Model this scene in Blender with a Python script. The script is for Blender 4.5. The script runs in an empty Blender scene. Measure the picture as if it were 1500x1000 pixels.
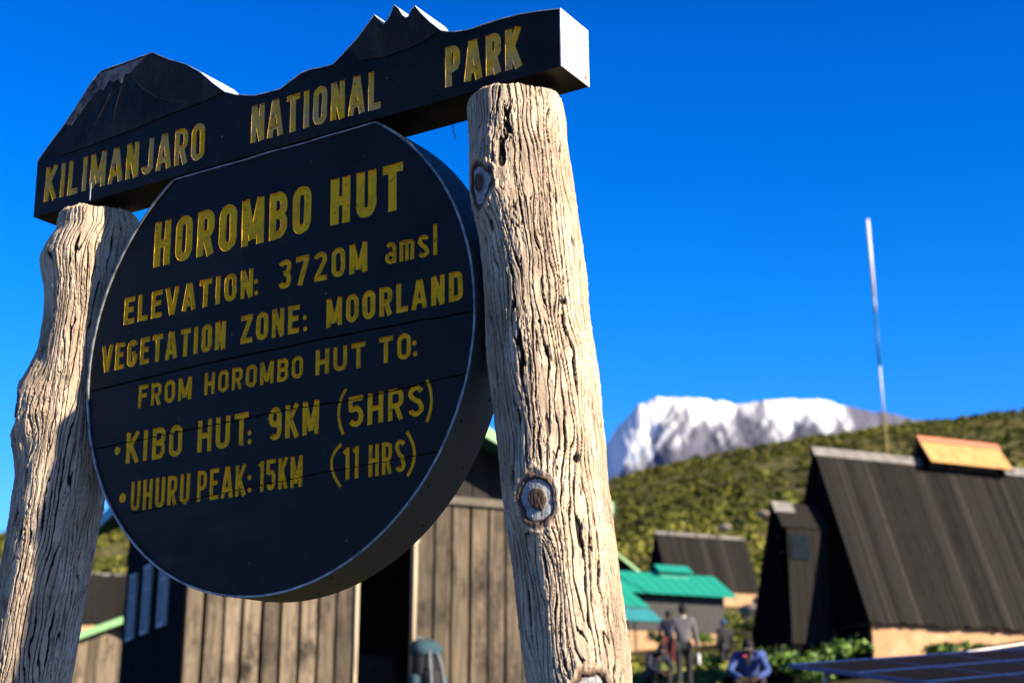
import bpy, bmesh, math, random
import numpy as np
from mathutils import Vector, Matrix
R = math.radians
random.seed(7); rng = np.random.default_rng(7)
scene = bpy.context.scene
col = scene.collection

# ------------------------------------------------------------------ camera
CAM = Vector((0, 0, 1.3)); FPX = 2201.9
pt, rl = R(16.102), R(0.2013)
fw = Vector((0, math.cos(pt), math.sin(pt))); u0 = Vector((0, -math.sin(pt), math.cos(pt))); r0 = Vector((1, 0, 0))
cr = r0 * math.cos(rl) + u0 * math.sin(rl); cu = u0 * math.cos(rl) - r0 * math.sin(rl)
cd = bpy.data.cameras.new('camera'); cam = bpy.data.objects.new('camera', cd); col.objects.link(cam)
cam.matrix_world = Matrix(((cr.x, cu.x, -fw.x, CAM.x), (cr.y, cu.y, -fw.y, CAM.y), (cr.z, cu.z, -fw.z, CAM.z), (0, 0, 0, 1)))
cd.sensor_width = 36; cd.lens = FPX / 1500 * 36; cd.clip_end = 40000; cd.clip_start = 0.05
cd.dof.use_dof = True; cd.dof.focus_distance = 4.45; cd.dof.aperture_fstop = 3.1
scene.camera = cam

# ------------------------------------------------------------------ sky, sun, exposure
SUN_EL, SUN_AZ = 25.0, -32.6          # azimuth measured from +X
world = bpy.data.worlds.new('World'); scene.world = world; world.use_nodes = True
nt = world.node_tree; bg = nt.nodes['Background']
sky = nt.nodes.new('ShaderNodeTexSky'); sky.sky_type = 'NISHITA'; sky.sun_disc = False
sky.sun_elevation = R(SUN_EL); sky.sun_rotation = R(90 - SUN_AZ)
sky.altitude = 3700; sky.air_density = 1.0; sky.dust_density = 0.0; sky.ozone_density = 3.0
hs = nt.nodes.new('ShaderNodeHueSaturation'); hs.inputs['Saturation'].default_value = 1.35
# deep high-altitude blue, paler towards the horizon; darker overhead, unseen, to cut fill light
wc = nt.nodes.new('ShaderNodeTexCoord'); wx = nt.nodes.new('ShaderNodeSeparateXYZ'); wr = nt.nodes.new('ShaderNodeValToRGB'); wm = nt.nodes.new('ShaderNodeVectorMath'); wm.operation = 'MULTIPLY'; w2_ = nt.nodes.new('ShaderNodeVectorMath'); w2_.operation = 'SCALE'; w2_.inputs['Scale'].default_value = 1.6
we = wr.color_ramp.elements; we[0].position = 0.17; we[0].color = (1.0, 0.78, 0.95, 1); we[1].position = 1.0; we[1].color = (0.16, 0.16, 0.20, 1)
e_ = we.new(0.30); e_.color = (0.45, 0.74, 0.93, 1); e_ = we.new(0.47); e_.color = (0.2, 0.57, 0.90, 1); e_ = we.new(0.58); e_.color = (0.25, 0.25, 0.36, 1)
nt.links.new(wc.outputs['Generated'], wx.inputs[0]); nt.links.new(wx.outputs['Z'], wr.inputs['Fac'])
nt.links.new(sky.outputs[0], hs.inputs['Color']); nt.links.new(hs.outputs[0], wm.inputs[0]); nt.links.new(wr.outputs['Color'], wm.inputs[1]); nt.links.new(wm.outputs[0], w2_.inputs[0]); nt.links.new(w2_.outputs[0], bg.inputs['Color'])
bg.inputs['Strength'].default_value = 0.074
sl = bpy.data.lights.new('sun', 'SUN'); sl.energy = 5.0; sl.angle = R(0.53); sl.color = (1.0, 0.86, 0.66)
so = bpy.data.objects.new('sun', sl); col.objects.link(so)
sd = Vector((math.cos(R(SUN_EL)) * math.cos(R(SUN_AZ)), math.cos(R(SUN_EL)) * math.sin(R(SUN_AZ)), math.sin(R(SUN_EL))))
so.rotation_euler = sd.to_track_quat('Z', 'Y').to_euler(); so.location = sd * 60
scene.view_settings.view_transform = 'Standard'; scene.view_settings.look = 'None'
scene.view_settings.gamma = 1.0; scene.view_settings.exposure = 1.5
scene.cycles.max_bounces = 6

# ------------------------------------------------------------------ helpers
def ray(px, py): return fw + cr * ((px - 750) / FPX) - cu * ((py - 500) / FPX)
def at(px, py, Y):
    d = ray(px, py); return CAM + d * (Y / d.y)

def tag(o, label=None, cat=None, group=None, kind=None):
    if label: o['label'] = label
    if cat: o['category'] = cat
    if group: o['group'] = group
    if kind: o['kind'] = kind
    return o
def empty(name, loc=(0, 0, 0), rz=0):
    o = bpy.data.objects.new(name, None); col.objects.link(o); o.location = loc; o.rotation_euler = (0, 0, rz)
    o.empty_display_size = 0.2
    return o
def obj(name, me, parent=None):
    o = bpy.data.objects.new(name, me); col.objects.link(o)
    if parent is not None: o.parent = parent
    return o
class MB:
    def __init__(s): s.v = []; s.f = []
    def add(s, vs, fs):
        b = len(s.v); s.v += [tuple(p) for p in vs]; s.f += [tuple(i + b for i in f) for f in fs]
    def box(s, lo, hi):
        x0, y0, z0 = lo; x1, y1, z1 = hi
        s.add([(x0, y0, z0), (x1, y0, z0), (x1, y1, z0), (x0, y1, z0), (x0, y0, z1), (x1, y0, z1), (x1, y1, z1), (x0, y1, z1)],
              [(0, 3, 2, 1), (4, 5, 6, 7), (0, 1, 5, 4), (1, 2, 6, 5), (2, 3, 7, 6), (3, 0, 4, 7)])
    def slab(s, quad, n, t):          # quad of 4 points, thickness t along n
        n = Vector(n).normalized() * t
        q = [Vector(p) for p in quad]
        s.add(q + [p + n for p in q], [(3, 2, 1, 0), (4, 5, 6, 7), (0, 1, 5, 4), (1, 2, 6, 5), (2, 3, 7, 6), (3, 0, 4, 7)])
    def tube(s, pts, rad, n=10, cap=True):
        pts = [Vector(p) for p in pts]; rs = rad if isinstance(rad, (list, tuple)) else [rad] * len(pts)
        b = len(s.v); up = None
        for i, p in enumerate(pts):
            d = (pts[min(i + 1, len(pts) - 1)] - pts[max(i - 1, 0)]).normalized()
            a = d.orthogonal().normalized() if up is None else (up - d * up.dot(d)).normalized()
            up = a; c = d.cross(a)
            for k in range(n):
                t = 2 * math.pi * k / n
                s.v.append(tuple(p + (a * math.cos(t) + c * math.sin(t)) * rs[i]))
        for i in range(len(pts) - 1):
            for k in range(n):
                k2 = (k + 1) % n
                s.f.append((b + i * n + k, b + i * n + k2, b + (i + 1) * n + k2, b + (i + 1) * n + k))
        if cap:
            s.f.append(tuple(b + k for k in reversed(range(n)))); s.f.append(tuple(b + (len(pts) - 1) * n + k for k in range(n)))
    def blob(s, c, r, n=10, m=7, jit=0.0, zmin=-1.0):
        b = len(s.v); c = Vector(c)
        for i in range(m + 1):
            ph = math.pi * i / m
            for k in range(n):
                t = 2 * math.pi * k / n; j = 1 + random.uniform(-jit, jit)
                z = max(math.cos(ph), zmin)
                s.v.append((c.x + r[0] * math.sin(ph) * math.cos(t) * j, c.y + r[1] * math.sin(ph) * math.sin(t) * j, c.z + r[2] * z * j))
        for i in range(m):
            for k in range(n):
                k2 = (k + 1) % n
                s.f.append((b + i * n + k, b + (i + 1) * n + k, b + (i + 1) * n + k2, b + i * n + k2))
    def build(s, name, mat, parent=None, smooth=False):
        me = bpy.data.meshes.new(name); me.from_pydata(s.v, [], s.f); me.materials.append(mat)
        if smooth: me.shade_smooth()
        me.update()
        return obj(name, me, parent)

# numpy value noise
def vnoise(x, y, z, seed=0):
    x = np.asarray(x, float); y = np.asarray(y, float); z = np.asarray(z, float)
    xi = np.floor(x).astype(np.int64); yi = np.floor(y).astype(np.int64); zi = np.floor(z).astype(np.int64)
    xf, yf, zf = x - xi, y - yi, z - zi
    sx, sy, sz = [t * t * t * (t * (t * 6 - 15) + 10) for t in (xf, yf, zf)]
    def h(a, b, c):
        n = (a * 374761393 + b * 668265263 + c * 2147483647 + seed * 144665) & 0xffffffff
        n = ((n ^ (n >> 13)) * 1274126177) & 0xffffffff
        n = ((n ^ (n >> 16)) * 2246822519) & 0xffffffff
        return ((n ^ (n >> 15)) & 0xffffff) / float(0xffffff)
    r = 0
    for dx in (0, 1):
        for dy in (0, 1):
            for dz in (0, 1):
                w = (sx if dx else 1 - sx) * (sy if dy else 1 - sy) * (sz if dz else 1 - sz)
                r = r + w * h(xi + dx, yi + dy, zi + dz)
    return r * 2 - 1
def fbm(x, y, z, o=4, seed=0, g=0.5):
    r = 0; a = 1; s = 0
    for i in range(o):
        r = r + a * vnoise(x * 2 ** i, y * 2 ** i, z * 2 ** i, seed + i * 17); s += a; a *= g
    return r / s
def sstep(a, b, x):
    t = np.clip((np.asarray(x, float) - a) / (b - a), 0, 1); return t * t * (3 - 2 * t)
def grid_mesh(name, P, mat, wrap=False, attrs=None, smooth=True, parent=None):   # P: (rows, cols, 3)
    r, c = P.shape[:2]
    idx = np.arange(r * c).reshape(r, c)
    if wrap: idx = np.concatenate([idx, idx[:, :1]], 1)
    q = np.stack([idx[:-1, :-1], idx[:-1, 1:], idx[1:, 1:], idx[1:, :-1]], -1).reshape(-1, 4)
    me = bpy.data.meshes.new(name)
    me.vertices.add(r * c); me.vertices.foreach_set('co', P.reshape(-1).astype(np.float32))
    me.loops.add(q.size); me.loops.foreach_set('vertex_index', q.reshape(-1).astype(np.int32))
    me.polygons.add(len(q)); me.polygons.foreach_set('loop_start', (np.arange(len(q)) * 4).astype(np.int32))
    me.update(calc_edges=True); me.validate()
    for k, a in (attrs or {}).items():
        at_ = me.attributes.new(k, 'FLOAT', 'POINT'); at_.data.foreach_set('value', a.reshape(-1).astype(np.float32))
    me.materials.append(mat)
    if smooth: me.shade_smooth()
    return obj(name, me, parent)

# ------------------------------------------------------------------ materials
ALBEDO = 0.80      # one overall trim of the sunlit surfaces' base colours
TRIM = {'log_bark', 'wall_tan', 'gable_grey', 'roof_tar', 'roof_streak', 'frame_tan', 'barge_green', 'roof_green', 'roof_green_dark', 'ridge_grey', 'vent_rust', 'vent_red', 'base_stone', 'corrugated', 'ground', 'heath', 'leaf_bright', 'leaf_dark', 'grass_blade', 'boulder', 'jacket_grey', 'jacket_blue', 'pack_blue', 'bottle_white', 'mast_white', 'mast_tan', 'mast_teal', 'mountain', 'shutter_blue', 'door_grey', 'panel_frame'}
class NT:
    def __init__(s, name):
        s.m = bpy.data.materials.new(name); s.m.use_nodes = True; s.t = s.m.node_tree; s.b = s.t.nodes['Principled BSDF']
        s.b.inputs['Specular IOR Level'].default_value = 0.3
    def n(s, ty, **k):
        x = s.t.nodes.new(ty)
        for a, v in k.items(): setattr(x, a, v)
        return x
    def l(s, a, b): s.t.links.new(a, b)
    def coord(s, scale=(1, 1, 1), kind='Object'):
        c = s.n('ShaderNodeTexCoord'); m = s.n('ShaderNodeMapping'); m.inputs['Scale'].default_value = scale
        s.l(c.outputs[kind], m.inputs['Vector']); return m.outputs[0]
    def noise(s, vec, scale, detail=6, rough=0.6, dist=0.0):
        x = s.n('ShaderNodeTexNoise'); x.inputs['Scale'].default_value = scale; x.inputs['Detail'].default_value = detail
        x.inputs['Roughness'].default_value = rough; x.inputs['Distortion'].default_value = dist
        if vec is not None: s.l(vec, x.inputs['Vector'])
        return x.outputs['Fac']
    def ramp(s, fac, stops):
        x = s.n('ShaderNodeValToRGB'); e = x.color_ramp.elements
        while len(e) < len(stops): e.new(0.5)
        for k, (p, c) in enumerate(stops):
            e[k].position = p; e[k].color = (*c, 1) if len(c) == 3 else c
        s.l(fac, x.inputs['Fac']); return x.outputs['Color']
    def mix(s, fac, a, b, mode='MIX'):
        x = s.n('ShaderNodeMix', data_type='RGBA', blend_type=mode)
        for sock, v in ((x.inputs[0], fac), (x.inputs[6], a), (x.inputs[7], b)):
            if isinstance(v, (int, float)): sock.default_value = v
            elif isinstance(v, tuple): sock.default_value = (*v, 1)
            else: s.l(v, sock)
        return x.outputs[2]
    def attr(s, name):
        x = s.n('ShaderNodeAttribute', attribute_name=name); return x.outputs['Fac']
    def island(s): return s.n('ShaderNodeNewGeometry').outputs['Random Per Island']
    def math(s, op, a, b=0.0):
        x = s.n('ShaderNodeMath', operation=op)
        for i, v in enumerate((a, b)):
            if isinstance(v, (int, float)): x.inputs[i].default_value = v
            else: s.l(v, x.inputs[i])
        return x.outputs[0]
    def bump(s, h, strength=0.3, dist=0.01):
        x = s.n('ShaderNodeBump'); x.inputs['Strength'].default_value = strength; x.inputs['Distance'].default_value = dist
        s.l(h, x.inputs['Height']); s.l(x.outputs[0], s.b.inputs['Normal'])
    def done(s, color, rough=0.7, spec=None, metal=0.0):
        if s.m.name in TRIM and not isinstance(color, tuple): color = s.mix(1.0, color, (ALBEDO,) * 3, 'MULTIPLY')
        if isinstance(color, tuple): s.b.inputs['Base Color'].default_value = (*color, 1)
        else: s.l(color, s.b.inputs['Base Color'])
        if isinstance(rough, (int, float)): s.b.inputs['Roughness'].default_value = rough
        else: s.l(rough, s.b.inputs['Roughness'])
        if spec is not None: s.b.inputs['Specular IOR Level'].default_value = spec
        s.b.inputs['Metallic'].default_value = metal
        return s.m
M = {}
def simple(name, c, rough=0.7, var=0.25, scale=8.0, spec=0.3, metal=0.0):
    t = NT(name); v = t.coord(); f = t.noise(v, scale)
    lo = tuple(x * (1 - var) for x in c); hi = tuple(min(x * (1 + var), 1) for x in c)
    M[name] = t.done(t.ramp(f, [(0.3, lo), (0.7, hi)]), rough, spec, metal); return M[name]
def boards(name, c0, c1, grain=(14, 14, 0.7), dark=(0.02, 0.018, 0.016), rough=0.85, stain=0.35, spec=0.08):
    t = NT(name); v = t.coord(grain); f = t.noise(v, 1.0, 8, 0.7, 0.4); i = t.island()
    base = t.mix(i, c0, c1)
    g = t.mix(t.ramp(f, [(0.38, (0, 0, 0)), (0.62, (1, 1, 1))]), t.mix(0.65, base, dark), base)
    v2 = t.coord((0.9, 0.9, 0.5)); st = t.ramp(t.noise(v2, 2.2, 7, 0.75), [(0.48, (0, 0, 0)), (0.66, (1, 1, 1))])
    o = t.mix(t.math('MULTIPLY', st, stain), g, dark)
    t.bump(f, 0.35, 0.006); M[name] = t.done(o, rough, spec); return M[name]

# black painted sign boards
t = NT('sign_black'); v = t.coord((2, 26, 2)); f = t.noise(v, 1.6, 7, 0.65); v2 = t.coord((1, 1, 1)); f2 = t.noise(v2, 60, 2, 0.5); f3 = t.noise(v2, 5, 4, 0.6)
c = t.mix(t.ramp(t.mix(0.5, f3, f), [(0.38, (0, 0, 0)), (0.62, (1, 1, 1))]), (0.0022, 0.0022, 0.0024), (0.0125, 0.0115, 0.0115))
c = t.mix(t.ramp(f2, [(0.735, (0, 0, 0)), (0.76, (1, 1, 1))]), c, (0.12, 0.12, 0.12))
t.bump(f, 0.22, 0.004); M['sign_black'] = t.done(c, t.ramp(f, [(0.3, (0.45,) * 3), (0.7, (0.65,) * 3)]), 0.14)
simple('crack', (0.004, 0.004, 0.005), 0.9, 0.2)
def yellow(name, worn):
    t = NT(name); v = t.coord(); f = t.noise(v, 22, 6, 0.7); f2 = t.noise(v, 9, 5, 0.65, 0.6)
    c = t.mix(f, (0.80, 0.385, 0.008), (0.97, 0.51, 0.014))
    if worn: c = t.mix(t.math('MULTIPLY', t.ramp(f2, [(0.40, (0, 0, 0)), (0.68, (1, 1, 1))]), 0.62), c, (0.34, 0.31, 0.25))
    else: c = t.mix(t.math('MULTIPLY', t.ramp(f2, [(0.50, (0, 0, 0)), (0.62, (1, 1, 1))]), 0.35), c, (0.36, 0.21, 0.02))
    c = t.mix(t.math('MULTIPLY', t.ramp(t.noise(v, 60, 4, 0.7), [(0.58, (0, 0, 0)), (0.66, (1, 1, 1))]), 0.55), c, (0.05, 0.04, 0.02))
    M[name] = t.done(c, 0.6, 0.1)
yellow('letter_yellow', 0.0); yellow('letter_worn', 1.0)
t = NT('rim_metal'); v = t.coord(); f = t.noise(v, 9, 6, 0.65); f2 = t.noise(v, 70, 3)
t.bump(f2, 0.1, 0.002); M['rim_metal'] = t.done(t.mix(f, (0.03, 0.032, 0.035), (0.085, 0.087, 0.09)), t.ramp(f, [(0.3, (0.38,) * 3), (0.7, (0.55,) * 3)]), 0.5)
t = NT('bare_edge'); v = t.coord(); f = t.noise(v, 25, 5); M['bare_edge'] = t.done(t.ramp(f, [(0.35, (0.08, 0.08, 0.085)), (0.65, (0.27, 0.275, 0.28))]), 0.4, 0.5, 0.3)
t = NT('sheet_white'); v = t.coord(); f = t.noise(v, 14, 6, 0.7); f2 = t.noise(v, 45, 3)
M['sheet_white'] = t.done(t.mix(t.ramp(f, [(0.45, (0, 0, 0)), (0.75, (1, 1, 1))]), t.mix(f2, (0.52, 0.53, 0.54), (0.62, 0.62, 0.62)), (0.30, 0.34, 0.40)), 0.5, 0.4)
simple('rust_spot', (0.35, 0.10, 0.02), 0.8)
t = NT('snow_paint'); v = t.coord(); f = t.noise(v, 26, 7, 0.75); f2 = t.noise(v, 7, 4)
M['snow_paint'] = t.done(t.mix(t.ramp(t.mix(0.4, f, f2), [(0.42, (0, 0, 0)), (0.56, (1, 1, 1))]), (0.022, 0.022, 0.024), (0.17, 0.165, 0.16)), 0.75, 0.1)
t = NT('relief_black'); v = t.coord(); f = t.noise(t.coord((1, .45, 1)), 11, 7, 0.7); f2 = t.noise(v, 6, 5, 0.6)
c = t.mix(t.ramp(f, [(0.42, (0, 0, 0)), (0.66, (1, 1, 1))]), (0.004, 0.004, 0.0045), (0.020, 0.020, 0.021)); c = t.mix(t.ramp(t.noise(v, 42, 4, 0.6), [(0.70, (0, 0, 0)), (0.76, (1, 1, 1))]), c, (0.12, 0.12, 0.12))
t.bump(t.mix(0.4, f, f2), 1.0, 0.02); M['relief_black'] = t.done(c, 0.6, 0.15)
simple('rivet', (0.25, 0.25, 0.26), 0.4, 0.4, 60, 0.5, 0.5)
simple('rivet_dark', (0.03, 0.03, 0.03), 0.5, 0.4, 60)
simple('sticker', (0.018, 0.05, 0.045), 0.4, 0.7, 40)
# sculpted log posts
t = NT('log_bark'); v = t.coord((1, 0.30, 1)); f = t.noise(v, 18, 8, 0.75); f2 = t.noise(t.coord((1, 0.5, 1)), 4.0, 6, 0.7); f3 = t.noise(t.coord(), 95, 5, 0.75); f4 = t.noise(t.coord((1, 0.07, 1)), 75, 4, 0.6, 0.5)
c = t.mix(t.ramp(f, [(0.3, (0, 0, 0)), (0.7, (1, 1, 1))]), (0.44, 0.325, 0.22), (0.78, 0.635, 0.47))
c = t.mix(t.math('MULTIPLY', t.ramp(f2, [(0.46, (0, 0, 0)), (0.62, (1, 1, 1))]), 0.75), c, (0.30, 0.225, 0.16))
c = t.mix(t.math('MULTIPLY', t.ramp(t.noise(t.coord((1, 0.6, 1)), 7.0, 6, 0.7), [(0.58, (0, 0, 0)), (0.68, (1, 1, 1))]), 0.5), c, (0.16, 0.125, 0.10))
c = t.mix(t.math('MULTIPLY', t.ramp(f4, [(0.57, (0, 0, 0)), (0.64, (1, 1, 1))]), 0.55), c, (0.12, 0.09, 0.065))
c = t.mix(t.math('MULTIPLY', t.ramp(f3, [(0.55, (0, 0, 0)), (0.64, (1, 1, 1))]), 0.6), c, (0.17, 0.125, 0.09))
c = t.mix(t.attr('groove'), c, (0.016, 0.013, 0.011))  # groove lines painted near-black: dirt and the shade of their depth
kc = t.ramp(t.attr('knot'), [(0.0, (0.14, 0.09, 0.06)), (0.30, (0.10, 0.065, 0.045)), (0.38, (0.36, 0.38, 0.40)), (0.62, (0.46, 0.47, 0.47)), (0.68, (0.06, 0.04, 0.032)), (0.8, (0.16, 0.10, 0.07)), (0.9, (0.45, 0.33, 0.22))])
c = t.mix(t.ramp(t.attr('knot'), [(0.86, (1, 1, 1)), (1.0, (0, 0, 0))]), c, t.mix(t.ramp(f3, [(0.45, (0, 0, 0)), (0.6, (0.6, 0.6, 0.6))]), kc, (0.05, 0.035, 0.03)))
c = t.mix(t.attr('hole'), c, (0.03, 0.02, 0.015))
t.bump(t.mix(0.5, f3, f4), 0.7, 0.008); M['log_bark'] = t.done(c, 0.85, 0.15)
# huts
boards('wall_tan', (0.085, 0.07, 0.052), (0.33, 0.255, 0.175), grain=(20, 20, 1.2), stain=0.95)
boards('gable_grey', (0.035, 0.031, 0.027), (0.06, 0.054, 0.046), stain=0.5)
boards('wall_shade_dark', (0.003, 0.003, 0.003), (0.006, 0.0055, 0.005), dark=(.002, .002, .002), stain=0.2, spec=0.02)  # near-black boards: shade of walls turned from the sun is in the colour
boards('roof_tar', (0.0062, 0.0059, 0.0057), (0.021, 0.019, 0.0178), grain=(9, 9, 0.6), stain=0.5)
boards('roof_streak', (0.018, 0.016, 0.0145), (0.040, 0.034, 0.029), grain=(9, 9, 0.6), stain=0.8)
boards('door_grey', (0.009, 0.0085, 0.008), (0.018, 0.0165, 0.015), stain=0.5)
boards('frame_tan', (0.62, 0.5, 0.34), (0.68, 0.55, 0.38), stain=0.1)
simple('shutter_blue', (0.010, 0.015, 0.024), 0.8, 0.4, 6, 0.02)
simple('beam_grey', (0.10, 0.085, 0.065), 0.8)
simple('barge_green', (0.20, 0.40, 0.17), 0.5, 0.15)
simple('fascia_teal', (0.02, 0.16, 0.19), 0.5, 0.2)
t = NT('roof_green'); v = t.coord((3, 3, 0.6)); f = t.noise(v, 1.5, 6); M['roof_green'] = t.done(t.mix(f, (0.006, 0.21, 0.155), (0.012, 0.30, 0.23)), 0.6, 0.3)
simple('roof_green_dark', (0.012, 0.13, 0.10), 0.6, 0.2)
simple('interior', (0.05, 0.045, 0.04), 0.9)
simple('ridge_grey', (0.17, 0.16, 0.15), 0.6, 0.35, 5)
t = NT('vent_rust'); v = t.coord((1, 1, 1)); f = t.noise(t.coord((5, 5, 1.0)), 1.1, 6, 0.7); g = t.n('ShaderNodeSeparateXYZ'); t.l(v, g.inputs[0])
c = t.ramp(f, [(0.3, (0.52, 0.36, 0.12)), (0.5, (0.48, 0.27, 0.09)), (0.72, (0.37, 0.16, 0.055))])
M['vent_rust'] = t.done(c, 0.65, 0.3)
simple('vent_red', (0.48, 0.17, 0.09), 0.6, 0.3)
t = NT('base_stone'); v = t.coord(); f = t.noise(v, 2.5, 7, 0.7); M['base_stone'] = t.done(t.ramp(f, [(0.3, (0.36, 0.205, 0.105)), (0.55, (0.48, 0.295, 0.16)), (0.7, (0.53, 0.37, 0.225))]), 0.9, 0.1)
simple('corrugated', (0.022, 0.021, 0.020), 0.6, 0.3)
t = NT('glass'); M['glass'] = t.done((0.03, 0.04, 0.05), 0.06, 1.0)
simple('frame_white', (0.30, 0.34, 0.38), 0.5, 0.1)
# ground
t = NT('ground'); v = t.coord(); f = t.noise(v, 0.35, 7, 0.65); f2 = t.noise(v, 2.5, 7, 0.7); f3 = t.noise(v, 14, 4, 0.7)
soil = t.mix(f3, (0.018, 0.014, 0.011), (0.075, 0.058, 0.045)); grass = t.mix(f3, (0.03, 0.04, 0.008), (0.10, 0.105, 0.018))
c = t.mix(t.ramp(t.mix(0.5, f, f2), [(0.46, (0, 0, 0)), (0.54, (1, 1, 1))]), soil, grass)
hill = t.mix(f2, (0.06, 0.058, 0.018), (0.17, 0.145, 0.05))
c = t.mix(t.attr('hill'), c, hill)
t.bump(f3, 0.6, 0.05); M['ground'] = t.done(c, 0.95, 0.1)
t = NT('heath'); tone = t.attr('tone'); i = t.island()
c = t.ramp(tone, [(0.0, (0.042, 0.050, 0.007)), (0.35, (0.088, 0.095, 0.014)), (0.65, (0.155, 0.158, 0.022)), (0.85, (0.225, 0.22, 0.034)), (1.0, (0.29, 0.27, 0.055))])
c = t.mix(t.math('MULTIPLY', i, 0.45), c, (0.05, 0.054, 0.014)); M['heath'] = t.done(c, 0.8, 0.15)
t = NT('leaf_bright'); i = t.island(); M['leaf_bright'] = t.done(t.ramp(i, [(0, (0.03, 0.075, 0.012)), (0.5, (0.075, 0.16, 0.015)), (1, (0.16, 0.24, 0.03))]), 0.6, 0.3)
t = NT('leaf_dark'); i = t.island(); M['leaf_dark'] = t.done(t.ramp(i, [(0, (0.015, 0.028, 0.008)), (0.5, (0.035, 0.06, 0.012)), (1, (0.07, 0.10, 0.02))]), 0.6, 0.3)
t = NT('grass_blade'); i = t.island(); M['grass_blade'] = t.done(t.ramp(i, [(0, (0.07, 0.095, 0.014)), (0.5, (0.17, 0.20, 0.026)), (1, (0.32, 0.31, 0.06))]), 0.7, 0.2)
simple('boulder', (0.19, 0.16, 0.13), 0.9, 0.4, 2)
# mountain
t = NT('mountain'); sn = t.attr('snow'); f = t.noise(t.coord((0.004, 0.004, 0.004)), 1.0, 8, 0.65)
c = t.mix(f, (0.080, 0.088, 0.130), (0.145, 0.145, 0.19)); M['mountain'] = t.done(t.mix(t.math('MULTIPLY', sn, 0.95), c, (0.80, 0.84, 0.90)), 0.9, 0.1)  # rock tinted blue to carry distance haze and blue shade
# people, pack, panels, mast
for n_, c_ in (('skin', (0.055, 0.030, 0.018)), ('hair', (0.008, 0.007, 0.007)), ('jacket_grey', (0.115, 0.11, 0.118)), ('trousers_dark', (0.016, 0.016, 0.019)), ('jacket_blue', (0.042, 0.078, 0.25)),
               ('coat_navy', (0.012, 0.016, 0.035)), ('trousers_red', (0.10, 0.018, 0.014)), ('coat_black', (0.010, 0.010, 0.013)), ('cap_blue', (0.03, 0.07, 0.15)), ('shirt_black', (0.01, 0.01, 0.01)),
               ('shoe', (0.02, 0.018, 0.016)), ('bottle_white', (0.65, 0.68, 0.66)), ('collar_pale', (0.5, 0.5, 0.5)), ('patch_pink', (0.5, 0.06, 0.12)), ('eye_white', (0.6, 0.6, 0.58)),
               ('pack_blue', (0.025, 0.065, 0.085)), ('pack_black', (0.012, 0.013, 0.016)), ('pack_strap', (0.16, 0.17, 0.18))):
    simple(n_, c_, 0.8, 0.2, 25)
simple('panel_frame', (0.008, 0.032, 0.15), 0.35, 0.1, 8, 0.5); t = NT('panel_cell'); i = t.noise(t.coord((9, 9, 9)), 1.0, 2); M['panel_cell'] = t.done(t.mix(i, (0.003, 0.003, 0.003), (0.012, 0.009, 0.008)), 0.7, 0.03)
simple('panel_edge', (0.6, 0.55, 0.48), 0.5, 0.1)
simple('mast_white', (0.75, 0.75, 0.75), 0.4, 0.05); simple('mast_grey', (0.22, 0.27, 0.34), 0.5, 0.1); simple('mast_teal', (0.02, 0.13, 0.22), 0.5, 0.1); simple('mast_tan', (0.22, 0.17, 0.05), 0.6, 0.2)

# ------------------------------------------------------------------ ground, hill, mountain
SKY_Y = 430.0
_sk = [(-1400, 800), (-700, 790), (-300, 778), (0, 766), (90, 756), (150, 738), (300, 728), (600, 712), (885, 690), (960, 671), (1100, 642), (1200, 625), (1300, 610), (1400, 598), (1500, 586), (1800, 556), (2400, 520), (3200, 500)]
_sp = [at(px, py, SKY_Y) for px, py in _sk]
SKR = np.array([p.x / p.y for p in _sp]); SKT = np.array([(p.z - 1.3) / p.y for p in _sp])
HY = np.array([-80, -10, 0, 4, 10, 19.7, 24, 31, 42, 46, 52, 70, 100.0]); HZ = np.array([-6, -0.6, 0, 0.2, 0.95, 2.0, 2.22, 2.87, 3.85, 4.25, 5.4, 8, 12.1])
def near_z(x, y):
    z = np.interp(y, HY, HZ)
    k = sstep(0, 10, y) * (1 - sstep(55, 95, y))
    z = z + k * (0.07 * np.clip(x - 3, 0, 14) - 0.10 * np.clip(-5 - x, 0, 10))
    z = z + 0.10 * fbm(x * 0.25, y * 0.25, 0 * x, 3, 3) * sstep(3, 12, y)
    return z
def zg(x, y):
    x = np.asarray(x, float); y = np.asarray(y, float)
    n = near_z(x, y)
    yy = np.maximum(y, 100.0); ratio = x / yy
    T = np.interp(ratio, SKR, SKT) - 0.0075
    s = np.clip((yy - 100) / (SKY_Y - 100), 0, 1)
    tan = 0.108 + (T - 0.108) * (1 - (1 - s) ** 1.5)
    far = 1.3 + tan * yy - np.maximum(yy - SKY_Y, 0) * 0.22
    far = far + (4.0 * fbm(x * 0.012, y * 0.012, 0 * x, 4, 5) + 1.2 * fbm(x * 0.06, y * 0.06, 0 * x, 3, 8)) * s * (1 - 0.75 * sstep(0.7, 1, s)) * (1 - sstep(0, 300, yy - SKY_Y))
    far = np.maximum(far, -60)
    w = sstep(85, 125, y)
    return n * (1 - w) + far * w
ys = np.concatenate([np.linspace(-80, 0, 30)[:-1], np.linspace(0, 60, 170)[:-1], np.linspace(60, 140, 80)[:-1], np.linspace(140, 460, 120)[:-1], np.linspace(460, 1500, 40)])
us = np.linspace(-1, 1, 220); us = np.sign(us) * np.abs(us) ** 1.6
GX = us[None, :] * (90 + np.maximum(ys, 0) * 1.1)[:, None]; GY = np.repeat(ys[:, None], 220, 1)
GZ = zg(GX, GY)
ground = grid_mesh('ground', np.stack([GX, GY, GZ], -1), M['ground'], attrs={'hill': sstep(60, 95, GY + 6 * fbm(GX * .1, GY * .1, 0 * GX, 3, 2))})
tag(ground, kind='structure')

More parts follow.
